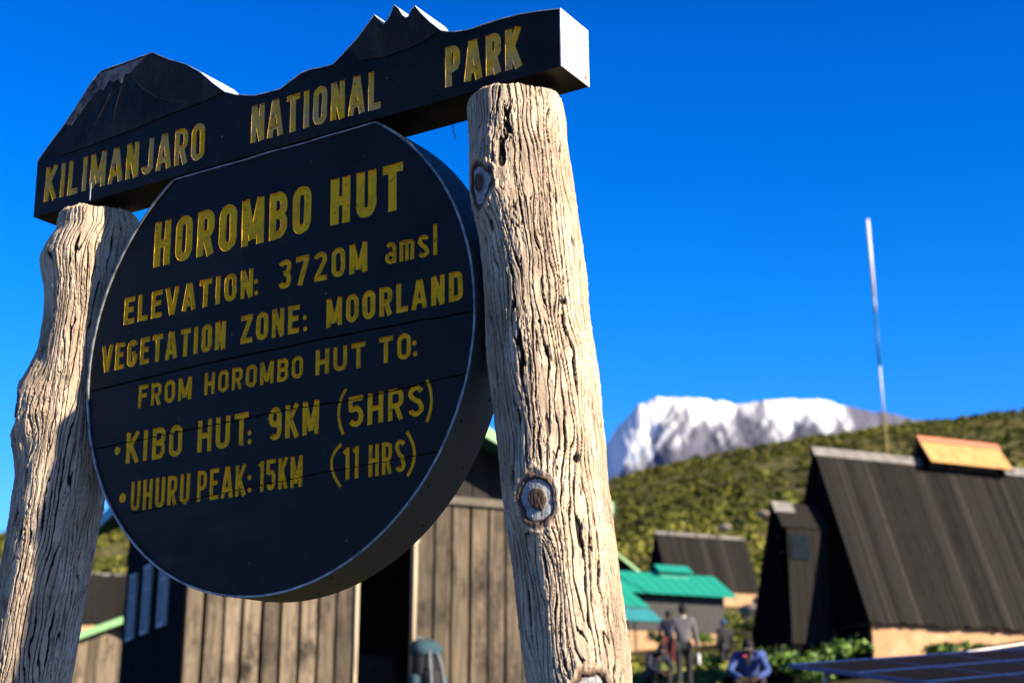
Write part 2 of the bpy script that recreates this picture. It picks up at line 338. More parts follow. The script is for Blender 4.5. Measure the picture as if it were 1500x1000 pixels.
def leaf_cloud(centers, radii, nq, size, squash=0.75, tones=None, jitter=0.25, seed=1):
    """many small leaf quads spread through dome-shaped bushes: returns verts, quads, tone"""
    g = np.random.default_rng(seed); n = len(centers)
    d = g.normal(size=(n, nq, 3)); d /= np.linalg.norm(d, axis=-1, keepdims=True); d[..., 2] = np.abs(d[..., 2]) * 1.0 - 0.12
    rad = radii[:, None, None] * (0.45 + 0.55 * g.random((n, nq, 1)) ** 0.6) * (1 + jitter * g.normal(size=(n, nq, 1)) * 0.5)
    c = centers[:, None, :] + d * rad * np.array([1, 1, squash])
    a = g.normal(size=(n, nq, 3)); a /= np.linalg.norm(a, axis=-1, keepdims=True)
    b = np.cross(a, d + 0.6 * g.normal(size=(n, nq, 3))); b /= np.linalg.norm(b, axis=-1, keepdims=True) + 1e-9
    s = (size * radii)[:, None, None] * (0.6 + 0.8 * g.random((n, nq, 1)))
    P = np.stack([c - a * s - b * s * .6, c + a * s * .4 - b * s, c + a * s + b * s * .5, c - a * s * .3 + b * s], 2).reshape(-1, 3)
    t = None
    if tones is not None: t = np.repeat(np.clip(tones[:, None] + 0.10 * g.normal(size=(n, nq)), 0, 1).reshape(-1), 4)
    return P, t
def quads_mesh(name, P, mat, tone=None, parent=None):
    me = bpy.data.meshes.new(name); n = len(P) // 4
    me.vertices.add(len(P)); me.vertices.foreach_set('co', P.reshape(-1).astype(np.float32))
    me.loops.add(len(P)); me.loops.foreach_set('vertex_index', np.arange(len(P), dtype=np.int32))
    me.polygons.add(n); me.polygons.foreach_set('loop_start', (np.arange(n) * 4).astype(np.int32)); me.update(calc_edges=True)
    if tone is not None:
        a = me.attributes.new('tone', 'FLOAT', 'POINT'); a.data.foreach_set('value', tone.astype(np.float32))
    me.materials.append(mat); return obj(name, me, parent)
# heath on the hillside
N = 32000
hy = 78 + (SKY_Y + 15 - 78) * rng.random(N) ** 0.8; hr = -0.62 + 1.24 * rng.random(N); hx = hr * hy
keep = (rng.random(N) < 0.66 + 1.1 * fbm(hx * .03, hy * .03, 0 * hx, 3, 21)) & ~((hy < 122) & (hx > 5) & (hx < 20))
hx, hy = hx[keep], hy[keep]
hz = zg(hx, hy); rd = (0.36 + 1.15 * rng.random(len(hx)) ** 3.2) * (0.75 + 0.25 * sstep(90, 220, hy))
tones = np.clip(0.46 + 0.40 * fbm(hx * .012, hy * .009, 0 * hx, 2, 33) + 0.62 * fbm(hx * .035, hy * .02, 0 * hx, 3, 31) + 0.24 * rng.normal(size=len(hx)), 0, 1)
P, T = leaf_cloud(np.stack([hx, hy, hz + 0.1 * rd], -1), rd, 26, 0.30, 0.8, tones)
hs_ = quads_mesh('heath_shrubs', P, M['heath'], T); tag(hs_, 'olive green heath shrubs covering the hillside behind the huts', kind='stuff')

# the snow mountain, several kilometres away
MY = 6500.0
mk = [(600, 800), (700, 742), (800, 702), (868, 664), (890, 645), (905, 622), (935, 594), (955, 583), (978, 578), (1010, 579), (1040, 582), (1065, 588), (1085, 588), (1110, 584), (1150, 583), (1190, 584), (1222, 585), (1240, 592), (1262, 597), (1290, 601), (1312, 607), (1380, 618), (1500, 655), (1650, 740)]
mp = [at(px, py, MY) for px, py in mk]
mx = np.array([p.x for p in mp]); mz = np.array([p.z for p in mp])
nx, ny = 420, 150
X = np.linspace(mx[0], mx[-1], nx); tt = np.linspace(0, 1, ny)
XX, TT = np.meshgrid(X, tt)
top = np.interp(XX, mx, mz) + 14 * fbm(XX * .02, 0 * XX, 0 * XX, 4, 4)
base = 300.0
dep = np.where(TT < 0.75, (0.75 - TT) / 0.75, 0) * 2300
back = np.where(TT > 0.75, (TT - 0.75) / 0.25, 0) * 2000
YY = MY - dep + back
fall = (dep / 2300) ** 0.8
H = top - (top - base) * fall - (top - base) * (back / 2000) ** 1.3
# spurs running down the face, leaning to the left as they fall
q = (XX + dep * 0.32) / 330.0
spur = (1 - np.abs(2 * (q + 0.5 * fbm(XX * .004, TT * 3, 0 * XX, 3, 9) - np.floor(q + 0.5 * fbm(XX * .004, TT * 3, 0 * XX, 3, 9))) - 1))
amp = 60 * sstep(0.0, 0.18, fall) * (1 - 0.5 * sstep(.5, 1, fall))
YY = YY - amp * (spur - 0.4) - 38 * sstep(0, .1, fall) * fbm(XX * .012, H * .012, 0 * XX, 4, 12)
snow = sstep(-0.22, 0.20, (H - (np.interp(XX, mx, mz) - 135 - 120 * sstep(0, 1, (1000 - np.interp(XX, mx, [m[0] for m in mk])) / 100))) / 420 + 0.40 * fbm(XX * .011, dep * .0022, 0 * XX, 4, 14) + 0.15 * fbm(XX * .05, dep * .01, 0 * XX, 3, 15) + 0.30 * fbm((XX + dep * .55) * .03, dep * .0035, 0 * XX, 3, 16))
snow = snow * (1 - sstep(at(1226, 590, MY).x, at(1246, 590, MY).x, XX))
mount = grid_mesh('mountain', np.stack([XX, YY, H], -1), M['mountain'], attrs={'snow': snow}); tag(mount, kind='structure')

# plain that carries the view to the horizon
bm_ = MB(); bm_.add([(-20000, -20000, -62), (20000, -20000, -62), (20000, 30000, -62), (-20000, 30000, -62)], [(0, 1, 2, 3)])
tag(bm_.build('plain', M['ground']), kind='structure')

# ------------------------------------------------------------------ the park sign
SU = Vector((0.85399581, -0.52000909, 0.01678399)); SV = Vector((-0.02191846, -0.00372768, 0.99975281)); SN = Vector((-0.51981799, -0.85415259, -0.01458122))
SC = Vector((-0.73449613, 4.32783425, 2.53292311)); VB = -2.40; TH = 0.158; RAD = 0.7412
sign = empty('park_sign')
o_ = SC + SV * VB
sign.matrix_world = Matrix(((SU.x, SV.x, SN.x, o_.x), (SU.y, SV.y, SN.y, o_.y), (SU.z, SV.z, SN.z, o_.z), (0, 0, 0, 1)))
tag(sign, 'black round and carved wooden park sign with yellow letters on two pale log posts', 'sign')
def S(u, v, n=0.0): return (u, v - VB, n)

# --- stroke alphabet: glyph(width, half stroke) -> list of (polyline, closed); heights run 0..1
def arc(cx, cy, rx, ry, a0, a1, n=7): return [(cx + rx * math.cos(R(a0 + (a1 - a0) * k / n)), cy + ry * math.sin(R(a0 + (a1 - a0) * k / n))) for k in range(n + 1)]
def glyph(ch, W, s):
    l, r, b, t, m = s, W - s, s, 1 - s, 0.5; cx = W / 2; rx = (r - l) / 2; ry = min(rx * 1.15, 0.2)
    O = arc(r - rx, t - ry, rx, ry, 0, 90, 5) + arc(l + rx, t - ry, rx, ry, 90, 180, 5) + arc(l + rx, b + ry, rx, ry, 180, 270, 5) + arc(r - rx, b + ry, rx, ry, 270, 360, 5)
    O = [p for i, p in enumerate(O) if i == 0 or abs(p[0] - O[i - 1][0]) + abs(p[1] - O[i - 1][1]) > 1e-4]
    if abs(O[0][0] - O[-1][0]) + abs(O[0][1] - O[-1][1]) < 1e-4: O.pop()
    V = lambda x: ([(x, 0), (x, 1)], False)
    bowl = lambda y0, y1: [(l, y1)] + arc(r - min(rx, .16), y1 - min((y1 - y0) / 2, .16), min(rx, .16), min((y1 - y0) / 2, .16), 90, 0, 5) + arc(r - min(rx, .16), y0 + min((y1 - y0) / 2, .16), min(rx, .16), min((y1 - y0) / 2, .16), 0, -90, 5) + [(l, y0)]
    if ch == 'O' or ch == '0': return [(O, True)]
    if ch == 'H': return [V(l), V(r), ([(l, .5), (r, .5)], False)]
    if ch == 'I': return [V(cx)]
    if ch == 'l': return [V(cx)]
    if ch == '1': return [V(r), ([(l * .2, .84), (r, 1 - s * .8)], False)]
    if ch == 'L': return [V(l), ([(l, b), (W, b)], False)]
    if ch == 'T': return [V(cx), ([(0, t), (W, t)], False)]
    if ch == 'E': return [V(l), ([(l, b), (W, b)], False), ([(l, t), (W, t)], False), ([(l, .53), (W * .9, .53)], False)]
    if ch == 'F': return [V(l), ([(l, t), (W, t)], False), ([(l, .53), (W * .9, .53)], False)]
    if ch == 'K': return [V(l), ([(l, .40), (r + s * .3, 1)], False), ([(l + (r - l) * .28, .55), (r + s * .3, 0)], False)]
    if ch == 'M': return [V(l), V(r), ([(l, 1), (cx, .12)], False), ([(cx, .12), (r, 1)], False)]
    if ch == 'N': return [V(l), V(r), ([(l, 1), (r, 0)], False)]
    if ch == 'A': return [([(l * .8, 0), (cx - s * .25, 1)], False), ([(W - l * .8, 0), (cx + s * .25, 1)], False), ([(l + rx * .4, .27), (r - rx * .4, .27)], False)]
    if ch == 'V': return [([(l * .8, 1), (cx - s * .2, 0)], False), ([(W - l * .8, 1), (cx + s * .2, 0)], False)]
    if ch == 'R': return [V(l), (bowl(.46, t), False), ([(cx, .46), (r, 0)], False)]
    if ch == 'P': return [V(l), (bowl(.43, t), False)]
    if ch == 'B': return [V(l), (bowl(.52, t), False), (bowl(b, .52), False)]
    if ch == 'D': return [V(l), (bowl(b, t), False)]
    if ch == 'J': return [([(r, 1), (r, b + ry)] + arc(r - rx, b + ry, rx, ry, 0, -90, 5)[1:] + arc(r - rx, b + ry, rx, ry, -90, -170, 4)[1:] + [(l, b + ry + .02)], False)]
    if ch == 'U': return [([(l, 1), (l, b + ry)] + arc(l + rx, b + ry, rx, ry, 180, 360, 9)[1:-1] + [(r, b + ry), (r, 1)], False)]
    if ch == 'G': return [(arc(r - rx, t - ry, rx, ry, 12, 90, 5) + arc(l + rx, t - ry, rx, ry, 90, 180, 5)[1:] + arc(l + rx, b + ry, rx, ry, 180, 270, 5) + arc(r - rx, b + ry, rx, ry, 270, 360, 5)[1:] + [(r, .46)], False), ([(cx, .46), (r, .46)], False)]
    if ch == 'Z': return [([(0, t), (W, t)], False), ([(0, b), (W, b)], False), ([(r, t), (l, b)], False)]
    if ch == 'S': return [(arc(cx, t - ry, rx, ry, 15, 90, 4) + arc(cx, t - ry, rx, ry, 90, 185, 6)[1:] + [(cx - rx * .45, .56), (cx + rx * .45, .46)] + arc(cx, b + ry, rx, ry, 0, -90, 6) + arc(cx, b + ry, rx, ry, -90, -165, 4)[1:], False)]
    if ch == '3': return [(arc(cx, .745, rx, .255 - s, 160, 0, 8) + arc(cx, .745, rx, .22, 0, -75, 4)[1:] + [(cx * .85, .52)], False), ([(cx * .85, .52)] + arc(cx, .27, rx, .25, 75, 0, 4) + arc(cx, .27, rx, .27 - s, 0, -160, 8)[1:], False)]
    if ch == '7': return [([(0, t), (W, t)], False), ([(r, t), (W * .32, 0)], False)]
    if ch == '2': return [(arc(cx, .74, rx, .26 - s, 165, -20, 9) + [(l, b)], False), ([(l * .4, b), (W, b)], False)]
    if ch == '9': return [(arc(cx, .69, rx, .31 - s, 0, 360, 14)[:-1], True), ([(r, .72), (r, .3)] + arc(cx, .27, rx, .27 - s, 0, -150, 7)[1:], False)]
    if ch == '5': return [([(W * .97, t), (l, t)], False), ([(l, 1), (l, .53)], False), ([(l, .56)] + arc(cx, .33, rx, .27, 90, 0, 5) + arc(cx, .31, rx, .31 - s, 0, -155, 7)[1:], False)]
    if ch == 'a': return [(arc(cx, .48, rx, .16, 150, 0, 6) + [(r, 0)], False), (arc(cx, .2, rx, .2 - s, 0, 360, 12)[:-1], True)]
    if ch == 'm': return [([(l, 0), (l, .66)], False), ([(cx, 0), (cx, .6)], False), ([(r, 0), (r, .6)], False), ([(l, .6), (cx, .62)], False), ([(cx, .62), (r, .6)], False)]
    if ch == 's': return [(arc(cx, .51, rx, .15, 20, 180, 7) + [(cx - rx * .4, .40), (cx + rx * .4, .32)] + arc(cx, .19, rx, .19 - s, 0, -165, 7), False)]
    return []
GW = {'I': .20, 'l': .2, '1': .27, 'M': .60, 'm': .62, 'J': .42, 'L': .42, 'T': .48, 'E': .44, 'F': .44, 'A': .54, 'V': .54}
def strokes_for(word, a, b, y0, y1, h, sw):
    s = sw / h / 2
    ws = [GW.get(c, .48) for c in word]; gap = .15
    tot = sum(ws) + gap * (len(word) - 1); k = (b - a) / h / tot
    x = 0; out = []
    for c, w in zip(word, ws):
        w2 = w * k if c not in 'Il' else max(w * k, 2 * s)
        for i, (pl, cl) in enumerate(glyph(c, w2, s)):
            pts = []
            for (gx, gy) in pl:
                uu = a + (x + gx) * h; vv = y0 + (y1 - y0) * (uu - a) / (b - a) + gy * h + 0.0008 * random.uniform(-1, 1)
                pts.append((uu + 0.0008 * random.uniform(-1, 1), vv))
            out.append((i, pts, cl, sw * random.uniform(.93, 1.07)))
        x += w2 + gap * k
    return out
def subdivide(pl, step):
    out = [pl[0]]
    for a, b in zip(pl, pl[1:]):
        n = max(1, int(math.hypot(b[0] - a[0], b[1] - a[1]) / step))
        for k in range(1, n + 1): out.append((a[0] + (b[0] - a[0]) * k / n, a[1] + (b[1] - a[1]) * k / n))
    return out
def loft(mb, pl, closed, w, depth, front=0.0, floor=0.45, ext=0.0, rough=0.0):
    if not closed and ext:
        d0 = Vector(pl[0]) - Vector(pl[1]); d1 = Vector(pl[-1]) - Vector(pl[-2])
        pl = [tuple(Vector(pl[0]) + d0.normalized() * ext)] + list(pl[1:-1]) + [tuple(Vector(pl[-1]) + d1.normalized() * ext)]
    if not closed: pl = subdivide(pl, 0.03)
    n = len(pl); rings = []
    for i, p in enumerate(pl):
        p = Vector(p); a = Vector(pl[i - 1]) if (closed or i > 0) else None; c = Vector(pl[(i + 1) % n]) if (closed or i < n - 1) else None
        d = ((c - p).normalized() if c is not None else Vector((0, 0))) + ((p - a).normalized() if a is not None else Vector((0, 0)))
        d = d.normalized(); q = Vector((-d.y, d.x)); mit = 1.0
        if a is not None and c is not None:
            q0 = (p - a).normalized(); mit = min(1.35, 1 / max(0.5, abs(q0.dot(d))))
        hl = w / 2 * mit * (1 + random.uniform(-rough, rough)); hr_ = w / 2 * mit * (1 + random.uniform(-rough, rough))
        up = 0.006; k = 1 + up / depth * (1 - floor)
        rings.append([S(*(p + q * hl * k), front + up), S(*(p - q * hr_ * k), front + up), S(*(p - q * hr_ * floor), front - depth), S(*(p + q * hl * floor), front - depth)])
    vs = [x for r_ in rings for x in r_]; fs = []
    for i in range(n if closed else n - 1):
        j = (i + 1) % n
        for k in range(4): fs.append((i * 4 + k, i * 4 + (k + 1) % 4, j * 4 + (k + 1) % 4, j * 4 + k))
    if not closed: fs += [(3, 2, 1, 0), tuple((n - 1) * 4 + k for k in range(4))]
    mb.add(vs, fs)
def prism_mesh(name, outline, n0, n1, mat):
    bm = bmesh.new(); k = len(outline)
    f = [bm.verts.new(S(u, v, n0)) for u, v in outline]; b = [bm.verts.new(S(u, v, n1)) for u, v in outline]
    bm.faces.new(f); bm.faces.new(list(reversed(b)))
    for i in range(k): bm.faces.new((f[i], b[i], b[(i + 1) % k], f[(i + 1) % k]))
    bmesh.ops.recalc_face_normals(bm, faces=bm.faces); bmesh.ops.triangulate(bm, faces=[x for x in bm.faces if len(x.verts) > 4])
    me = bpy.data.meshes.new(name); bm.to_mesh(me); bm.free(); me.materials.append(mat); return me
def cut(target, mbs, mat):
    """boolean difference of each cutter bundle in turn"""
    for mb in mbs:
        if not mb.f: continue
        c = mb.build('cutter', mat, sign)
        bm = bmesh.new(); bm.from_mesh(c.data); bmesh.ops.recalc_face_normals(bm, faces=bm.faces); bm.to_mesh(c.data); bm.free()
        md = target.modifiers.new('cut', 'BOOLEAN'); md.object = c; md.operation = 'DIFFERENCE'; md.solver = 'MANIFOLD'; md.material_mode = 'TRANSFER'
        dg = bpy.context.evaluated_depsgraph_get(); dg.update()
        me = bpy.data.meshes.new_from_object(target.evaluated_get(dg)); target.modifiers.clear(); target.data = me
        bpy.data.objects.remove(c)
def split_lettering(board, matname, lines, parent):
    """take the painted groove faces off the board mesh into one lettering mesh per line of text"""
    me = board.data; mi = [m.name for m in me.materials].index(matname)
    co = [v.co.copy() for v in me.vertices]; groups = {k: MB() for k, _ in enumerate(lines)}
    for p in me.polygons:
        if p.material_index == mi:
            c = p.center; v = c.y + VB
            k = min(range(len(lines)), key=lambda i: lines[i](c.x, v))
            groups[k].add([co[i] for i in p.vertices], [tuple(range(len(p.vertices)))])
    for k, mb in groups.items():
        if mb.f: mb.build('lettering', M[matname], parent)
    bm = bmesh.new(); bm.from_mesh(me); bmesh.ops.delete(bm, geom=[f for f in bm.faces if f.material_index == mi], context='FACES')
    me2 = bpy.data.meshes.new(me.name); bm.to_mesh(me2); bm.free()
    for m in me.materials: me2.materials.append(m if m.name != matname else M['crack'])
    board.data = me2

# round board
CH = 0.622; a0 = math.asin(CH / RAD)
def circ(r, n=150, ch=CH):
    a = math.asin(ch / r); A = math.pi - a; B = 2 * math.pi + a
    return [(r * math.cos(A + (B - A) * k / n), r * math.sin(A + (B - A) * k / n)) for k in range(n + 1)]
board = obj('round_board', prism_mesh('round_board', circ(RAD), 0, -TH, M['sign_black']), sign)
WORDS = [('HOROMBO', -0.4809, 0.1594, 0.3388, 0.3307, 0.1525, .0275), ('HUT', 0.2342, 0.4973, 0.3326, 0.3304, 0.1472, .030), ('ELEVATION', -0.6014, -0.0609, 0.1670, 0.1663, 0.0908, .0175), ('3720M', 0.0380, 0.3718, 0.1679, 0.1650, 0.0926, .0175), ('amsl', 0.4351, 0.6176, 0.1716, 0.1670, 0.0933, .0125),
         ('VEGETATION', -0.6910, -0.1637, 0.0215, 0.0188, 0.0894, .0165), ('ZONE', -0.1039, 0.1230, 0.0221, 0.0209, 0.0875, .016), ('MOORLAND', 0.2248, 0.7009, 0.0184, 0.0188, 0.0864, .0165), ('FROM', -0.5189, -0.2953, -0.1191, -0.1210, 0.0722, .0135), ('HOROMBO', -0.2426, 0.1406, -0.1178, -0.1194, 0.0696, .013),
         ('HUT', 0.1874, 0.3673, -0.1202, -0.1213, 0.0758, .0145), ('TO', 0.4153, 0.5261, -0.1207, -0.1220, 0.0772, .0145), ('KIBO', -0.5597, -0.3250, -0.2918, -0.2944, 0.0989, .0165), ('HUT', -0.2613, -0.0621, -0.2937, -0.2935, 0.0998, .0165), ('9KM', 0.0162, 0.2036, -0.2931, -0.2937, 0.1000, .0165),
         ('5HRS', 0.3090, 0.5695, -0.2928, -0.2906, 0.0904, .0155), ('UHURU', -0.5284, -0.2863, -0.4454, -0.4453, 0.0931, .0135), ('PEAK', -0.2562, -0.0668, -0.4444, -0.4441, 0.0941, .0135), ('15KM', -0.0175, 0.1462, -0.4406, -0.4414, 0.0918, .0125), ('11', 0.2942, 0.3469, -0.4403, -0.4405, 0.0922, .0125), ('HRS', 0.3824, 0.5078, -0.4418, -0.4389, 0.0908, .0125)]
passes = [MB() for _ in range(7)]
def add_word(passes, w, a, b, y0, y1, h, sw, depth):
    for i, pts, cl, ww in strokes_for(w, a, b, y0, y1, h, sw): loft(passes[i], pts, cl, ww, depth, rough=0.05)
for w in WORDS: add_word(passes, *w, 0.007)
def dot(mb, u, v, r, depth=0.006, n=10):
    k = 1 + .005 / depth * .4
    top = [S(u + r * k * math.cos(2 * math.pi * i / n), v + r * 1.1 * k * math.sin(2 * math.pi * i / n), .005) for i in range(n)]
    bot = [S(u + r * .6 * math.cos(2 * math.pi * i / n), v + r * .66 * math.sin(2 * math.pi * i / n), -depth) for i in range(n)]
    mb.add(top + bot, [tuple(range(n)), tuple(reversed(range(n, 2 * n)))] + [(i, i + n, (i + 1) % n + n, (i + 1) % n) for i in range(n)])
for u, v in ((-.0491, .2122), (-.0467, .1755), (.144, .0636), (.1459, .0284), (.5377, -.0783), (.54, -.1104), (-.0566, -.2583), (-.0556, -.2848), (-.0515, -.3931), (-.0501, -.4298)): dot(passes[0], u, v, .0075)
dot(passes[0], -.5984, -.2457, .0125); dot(passes[0], -.5649, -.399, .0145)
for P3 in ([(.3, -.1756), (.2741, -.2382), (.2922, -.3084)], [(.579, -.1911), (.5947, -.2516), (.5786, -.311)], [(.2854, -.3353), (.2512, -.3863), (.2849, -.4588)], [(.5123, -.3292), (.5374, -.3938), (.5146, -.4539)]):
    p0, p1, p2 = [Vector(p) for p in P3]; c_ = p1 * 2 - (p0 + p2) / 2
    loft(passes[0], [tuple(p0 * (1 - t) ** 2 + c_ * 2 * t * (1 - t) + p2 * t * t) for t in [k / 9 for k in range(10)]], False, .0095, .005, rough=0.15)
cut(board, passes, M['letter_yellow'])
ck = [MB() for _ in range(3)]
for k, cp_ in enumerate(([(-.76, -.0335), (-.2448, -.0182), (.2305, -.0136), (.76, -.0200)], [(-.76, -.2300), (-.3461, -.2172), (.083, -.2078), (.2834, -.2114), (.6131, -.1981), (.76, -.1900)], [(-.52, -.4510), (-.039, -.4209), (.2379, -.4084), (.70, -.3960)])):
    pl = subdivide(cp_, .018); pl = [(u, v + .0022 * float(fbm(u * 14, 0, k, 3, 40))) for u, v in pl]
    loft(ck[k], pl, False, (.0052, .0044, .0032)[k], .013, floor=.3, rough=0.35)
cut(board, ck, M['crack'])
def near_word(a, b, y, h): return lambda u, v: max(a - u, u - b, 0) + 6 * max(y - .03 - v, v - y - h - .02, 0)
split_lettering(board, 'letter_yellow', [near_word(w[1], w[2], w[3], w[5]) for w in WORDS], board)
# metal band round the board, standing proud of its face
inner = circ(RAD + .0005); outer = circ(RAD + .0045)
mb = MB(); k = len(inner); F0, B0 = .0055, -TH - .004
vs = []
for (a, b) in zip(inner, outer):
    j = .0009 * random.uniform(-1, 1)
    vs += [S(*a, F0 + j), S(*b, F0 + j), S(*b, B0), S(*a, B0)]
mb.add(vs, [(i * 4 + q, i * 4 + (q + 1) % 4, i * 4 + 4 + (q + 1) % 4, i * 4 + 4 + q) for i in range(k - 1) for q in range(4)])
rim = mb.build('metal_rim', M['rim_metal'], sign)
mb = MB(); vs = []
for i, (a, b) in enumerate(zip(circ(RAD - .0012), circ(RAD + .0048))):
    j = .0012 * random.uniform(-1, 1); w_ = .0012 + .0016 * (math.cos(2 * math.pi * i / 150 * 1.0 - .6) > -0.2) * random.uniform(.4, 1)
    a = (a[0] * (1 - w_ * .5), a[1] * (1 - w_ * .5))
    vs += [S(*a, F0 + .0012 + j), S(*b, F0 + .0012 + j), S(*b, F0 - .002), S(*a, F0 - .0052)]
mb.add(vs, [(i * 4 + q, i * 4 + (q + 1) % 4, i * 4 + 4 + (q + 1) % 4, i * 4 + 4 + q) for i in range(150) for q in range(4)])
pl = subdivide([(-.402, CH + .0015), (.402, CH + .0015)], .02); pl = [(u, v + .002 * float(fbm(u * 9, 3, 1, 2, 4))) for u, v in pl]
vs = [x for (u, v) in pl for x in (S(u, v + .0022, F0), S(u, v - .0022, F0), S(u, v - .0022, -.003), S(u, v + .0022, -.003))]
mb.add(vs, [(i * 4 + q, i * 4 + (q + 1) % 4, i * 4 + 4 + (q + 1) % 4, i * 4 + 4 + q) for i in range(len(pl) - 1) for q in range(4)])
mb.build('bare_metal_edge', M['bare_edge'], rim)
def stud(r=.0045, h=.003):
    mb = MB(); mb.blob((0, 0, 0), (r, r, h), 8, 6); return mb
first = None
for d_ in (-.025, -.125):
    for k in range(11):
        an = R(-118 + 15.5 * k + (6 if d_ < -.1 else 0)); p = S((RAD + .0045) * math.cos(an), (RAD + .0045) * math.sin(an), d_)
        if first is None: first = stud().build('nail_head', M['rivet_dark'], rim, True); q_ = first
        else: q_ = first.copy(); col.objects.link(q_); q_.parent = rim
        q_.location = p; q_.rotation_euler = (0, R(90), an); q_.rotation_euler = Matrix(((math.sin(an), 0, math.cos(an)), (-math.cos(an), 0, math.sin(an)), (0, 1 * -1, 0))).to_euler() if False else (R(90), 0, an + R(90))
mb = MB(); aa = [R(-14.5), R(-3.0)]; vs = []
for k in range(9):
    a = aa[0] + (aa[1] - aa[0]) * k / 8; w_ = (-.050, -.092) ; e_ = .003 * (k / 8 - .5)
    for r_ in (RAD + .0048, RAD + .0062): vs += [S(r_ * math.cos(a), r_ * math.sin(a), w_[0] + e_), S(r_ * math.cos(a), r_ * math.sin(a), w_[1] + e_)]
fs = []
for k in range(8):
    b_ = k * 4; fs += [(b_ + 2, b_ + 3, b_ + 7, b_ + 6), (b_, b_ + 4, b_ + 5, b_ + 1), (b_, b_ + 2, b_ + 6, b_ + 4), (b_ + 1, b_ + 5, b_ + 7, b_ + 3)]
mb.add(vs, fs + [(0, 1, 3, 2), (32, 34, 35, 33)]); mb.build('sticker', M['sticker'], rim)

# header board
PROF = [[-1.0628, .634], [-1.0621, .8377], [-1.0135, .8854], [-.9444, .9406], [-.9015, .9865], [-.8254, 1.0674], [-.7853, 1.1006], [-.7727, 1.1075], [-.6085, 1.11], [-.533, 1.111], [-.4621, 1.0675], [-.3793, 1.0261], [-.3121, .9784], [-.2563, .9245], [-.2018, .8788], [-.1519, .8563], [-.0745, .8338], [.0274, .8291], [.0745, .8474], [.1135, .8615], [.1461, .865], [.1874, .8601], [.234, .858], [.2663, .8777], [.3283, .9179], [.3642, .9513], [.3922, .98], [.4129, .9533], [.4257, .9381], [.4409, .9474], [.456, .9681], [.466, .9917], [.4812, .9744], [.4938, .9502], [.5063, .9361], [.5188, .9383], [.5288, .9558], [.5412, .9657], [.5609, .9373], [.5952, .8958], [.6338, .8579], [.6554, .8482], [.6817, .8398], [.7385, .8323], [.7854, .8341], [.8456, .8353], [.9004, .8323], [.9632, .8232], [1.033, .8111], [1.031, .636]]
BT = 0.158
header = obj('header_board', prism_mesh('header_board', PROF, 0.001, -BT, M['sign_black']), sign)
passes = [MB() for _ in range(7)]
HW = [('KILIMANJARO', -1.0137, -.2819, .6794, .6703, .1261, .0185), ('NATIONAL', -.0855, .4173, .6751, .6684, .1259, .0195), ('PARK', .6493, .9056, .6719, .6696, .1276, .0215)]
for w in HW: add_word(passes, *w, 0.0065)
cut(header, passes, M['letter_worn'])
split_lettering(header, 'letter_worn', [lambda u, v: abs(u + .65), lambda u, v: abs(u - .17), lambda u, v: abs(u - .78)], header)
def strip(prof, t0, n0, n1):
    mb = MB(); vs = []
    for i, p in enumerate(prof):
        a = Vector(prof[max(i - 1, 0)]); c = Vector(prof[min(i + 1, len(prof) - 1)]); d = (c - a).normalized(); q = Vector((-d.y, d.x)); p = Vector(p)
        j = .0012 * random.uniform(-1, 1)
        vs += [S(*(p + q * .0004), n0 + j), S(*(p + q * t0), n0 + j), S(*(p + q * t0), n1), S(*(p + q * .0004), n1)]
    n = len(prof)
    mb.add(vs, [(i * 4 + q, i * 4 + (q + 1) % 4, i * 4 + 4 + (q + 1) % 4, i * 4 + 4 + q) for i in range(n - 1) for q in range(4)] + [(3, 2, 1, 0), tuple((n - 1) * 4 + k for k in range(4))])
    return mb
strip(subdivide([tuple(p) for p in PROF[1:-1]], .025), .0028, .0032, -BT - .003).build('top_flashing', M['sheet_white'], header)
mb = MB(); (ua, va), (ub, vb) = PROF[-2], PROF[-1]
mb.slab([S(ua + .0005, va + .003, .003), S(ub + .0005, vb + .001, .003), S(ub + .0005, vb + .001, -BT - .003), S(ua + .0005, va + .003, -BT - .003)], (1, 0, 0), .0035)
plate = mb.build('end_plate', M['sheet_white'], sign)
first = None
for (dv, dn) in ((.14, -.03), (.085, -.03), (.03, -.03), (.125, -.135), (.06, -.135)):
    if first is None: first = stud(.005, .0028).build('rivet', M['rivet'], plate, True); q_ = first
    else: q_ = first.copy(); col.objects.link(q_); q_.parent = plate
    q_.location = S(ub + .0045, vb + dv, dn); q_.rotation_euler = (0, R(90), 0)
mb = MB(); mb.blob(S(ub + .0045, vb + .022, -.138), (.0015, .009, .006), 9, 6, .2); mb.build('rusty_screw', M['rust_spot'], plate, True)
# carved mountain with a grey painted summit on the header
def relief(pts, d, name, mat, ridge=None):
    me = prism_mesh(name, pts, .0012 + d, .0006, mat); return obj(name, me, header)
ML = [(-1.000, .862), (-.942, .935), (-.899, .982), (-.823, 1.062), (-.770, 1.100), (-.610, 1.1035), (-.534, 1.1045), (-.464, 1.062), (-.381, 1.0205), (-.315, .973), (-.259, .919), (-.21, .880), (-.30, .868), (-.45, .862), (-.60, .848), (-.80, .838), (-.95, .835)]
relief(ML, .004, 'carved_mountain', M['relief_black'])
relief([(-.90, .975), (-.823, 1.060), (-.770, 1.098), (-.610, 1.1015), (-.552, 1.1025), (-.60, 1.083), (-.635, 1.06), (-.655, 1.064), (-.668, 1.034), (-.685, 1.054), (-.705, 1.047), (-.728, 1.062), (-.755, 1.030), (-.772, 1.040), (-.80, 1.018), (-.83, 1.0), (-.87, .965), (-.90, .935), (-.925, .945)], .0052, 'snow_cap', M['snow_paint'])
def ridge_line(pts, w): 
    mb = MB(); mb.tube([S(u, v, .0052) for u, v in pts], w, 6); return mb
mb = MB()
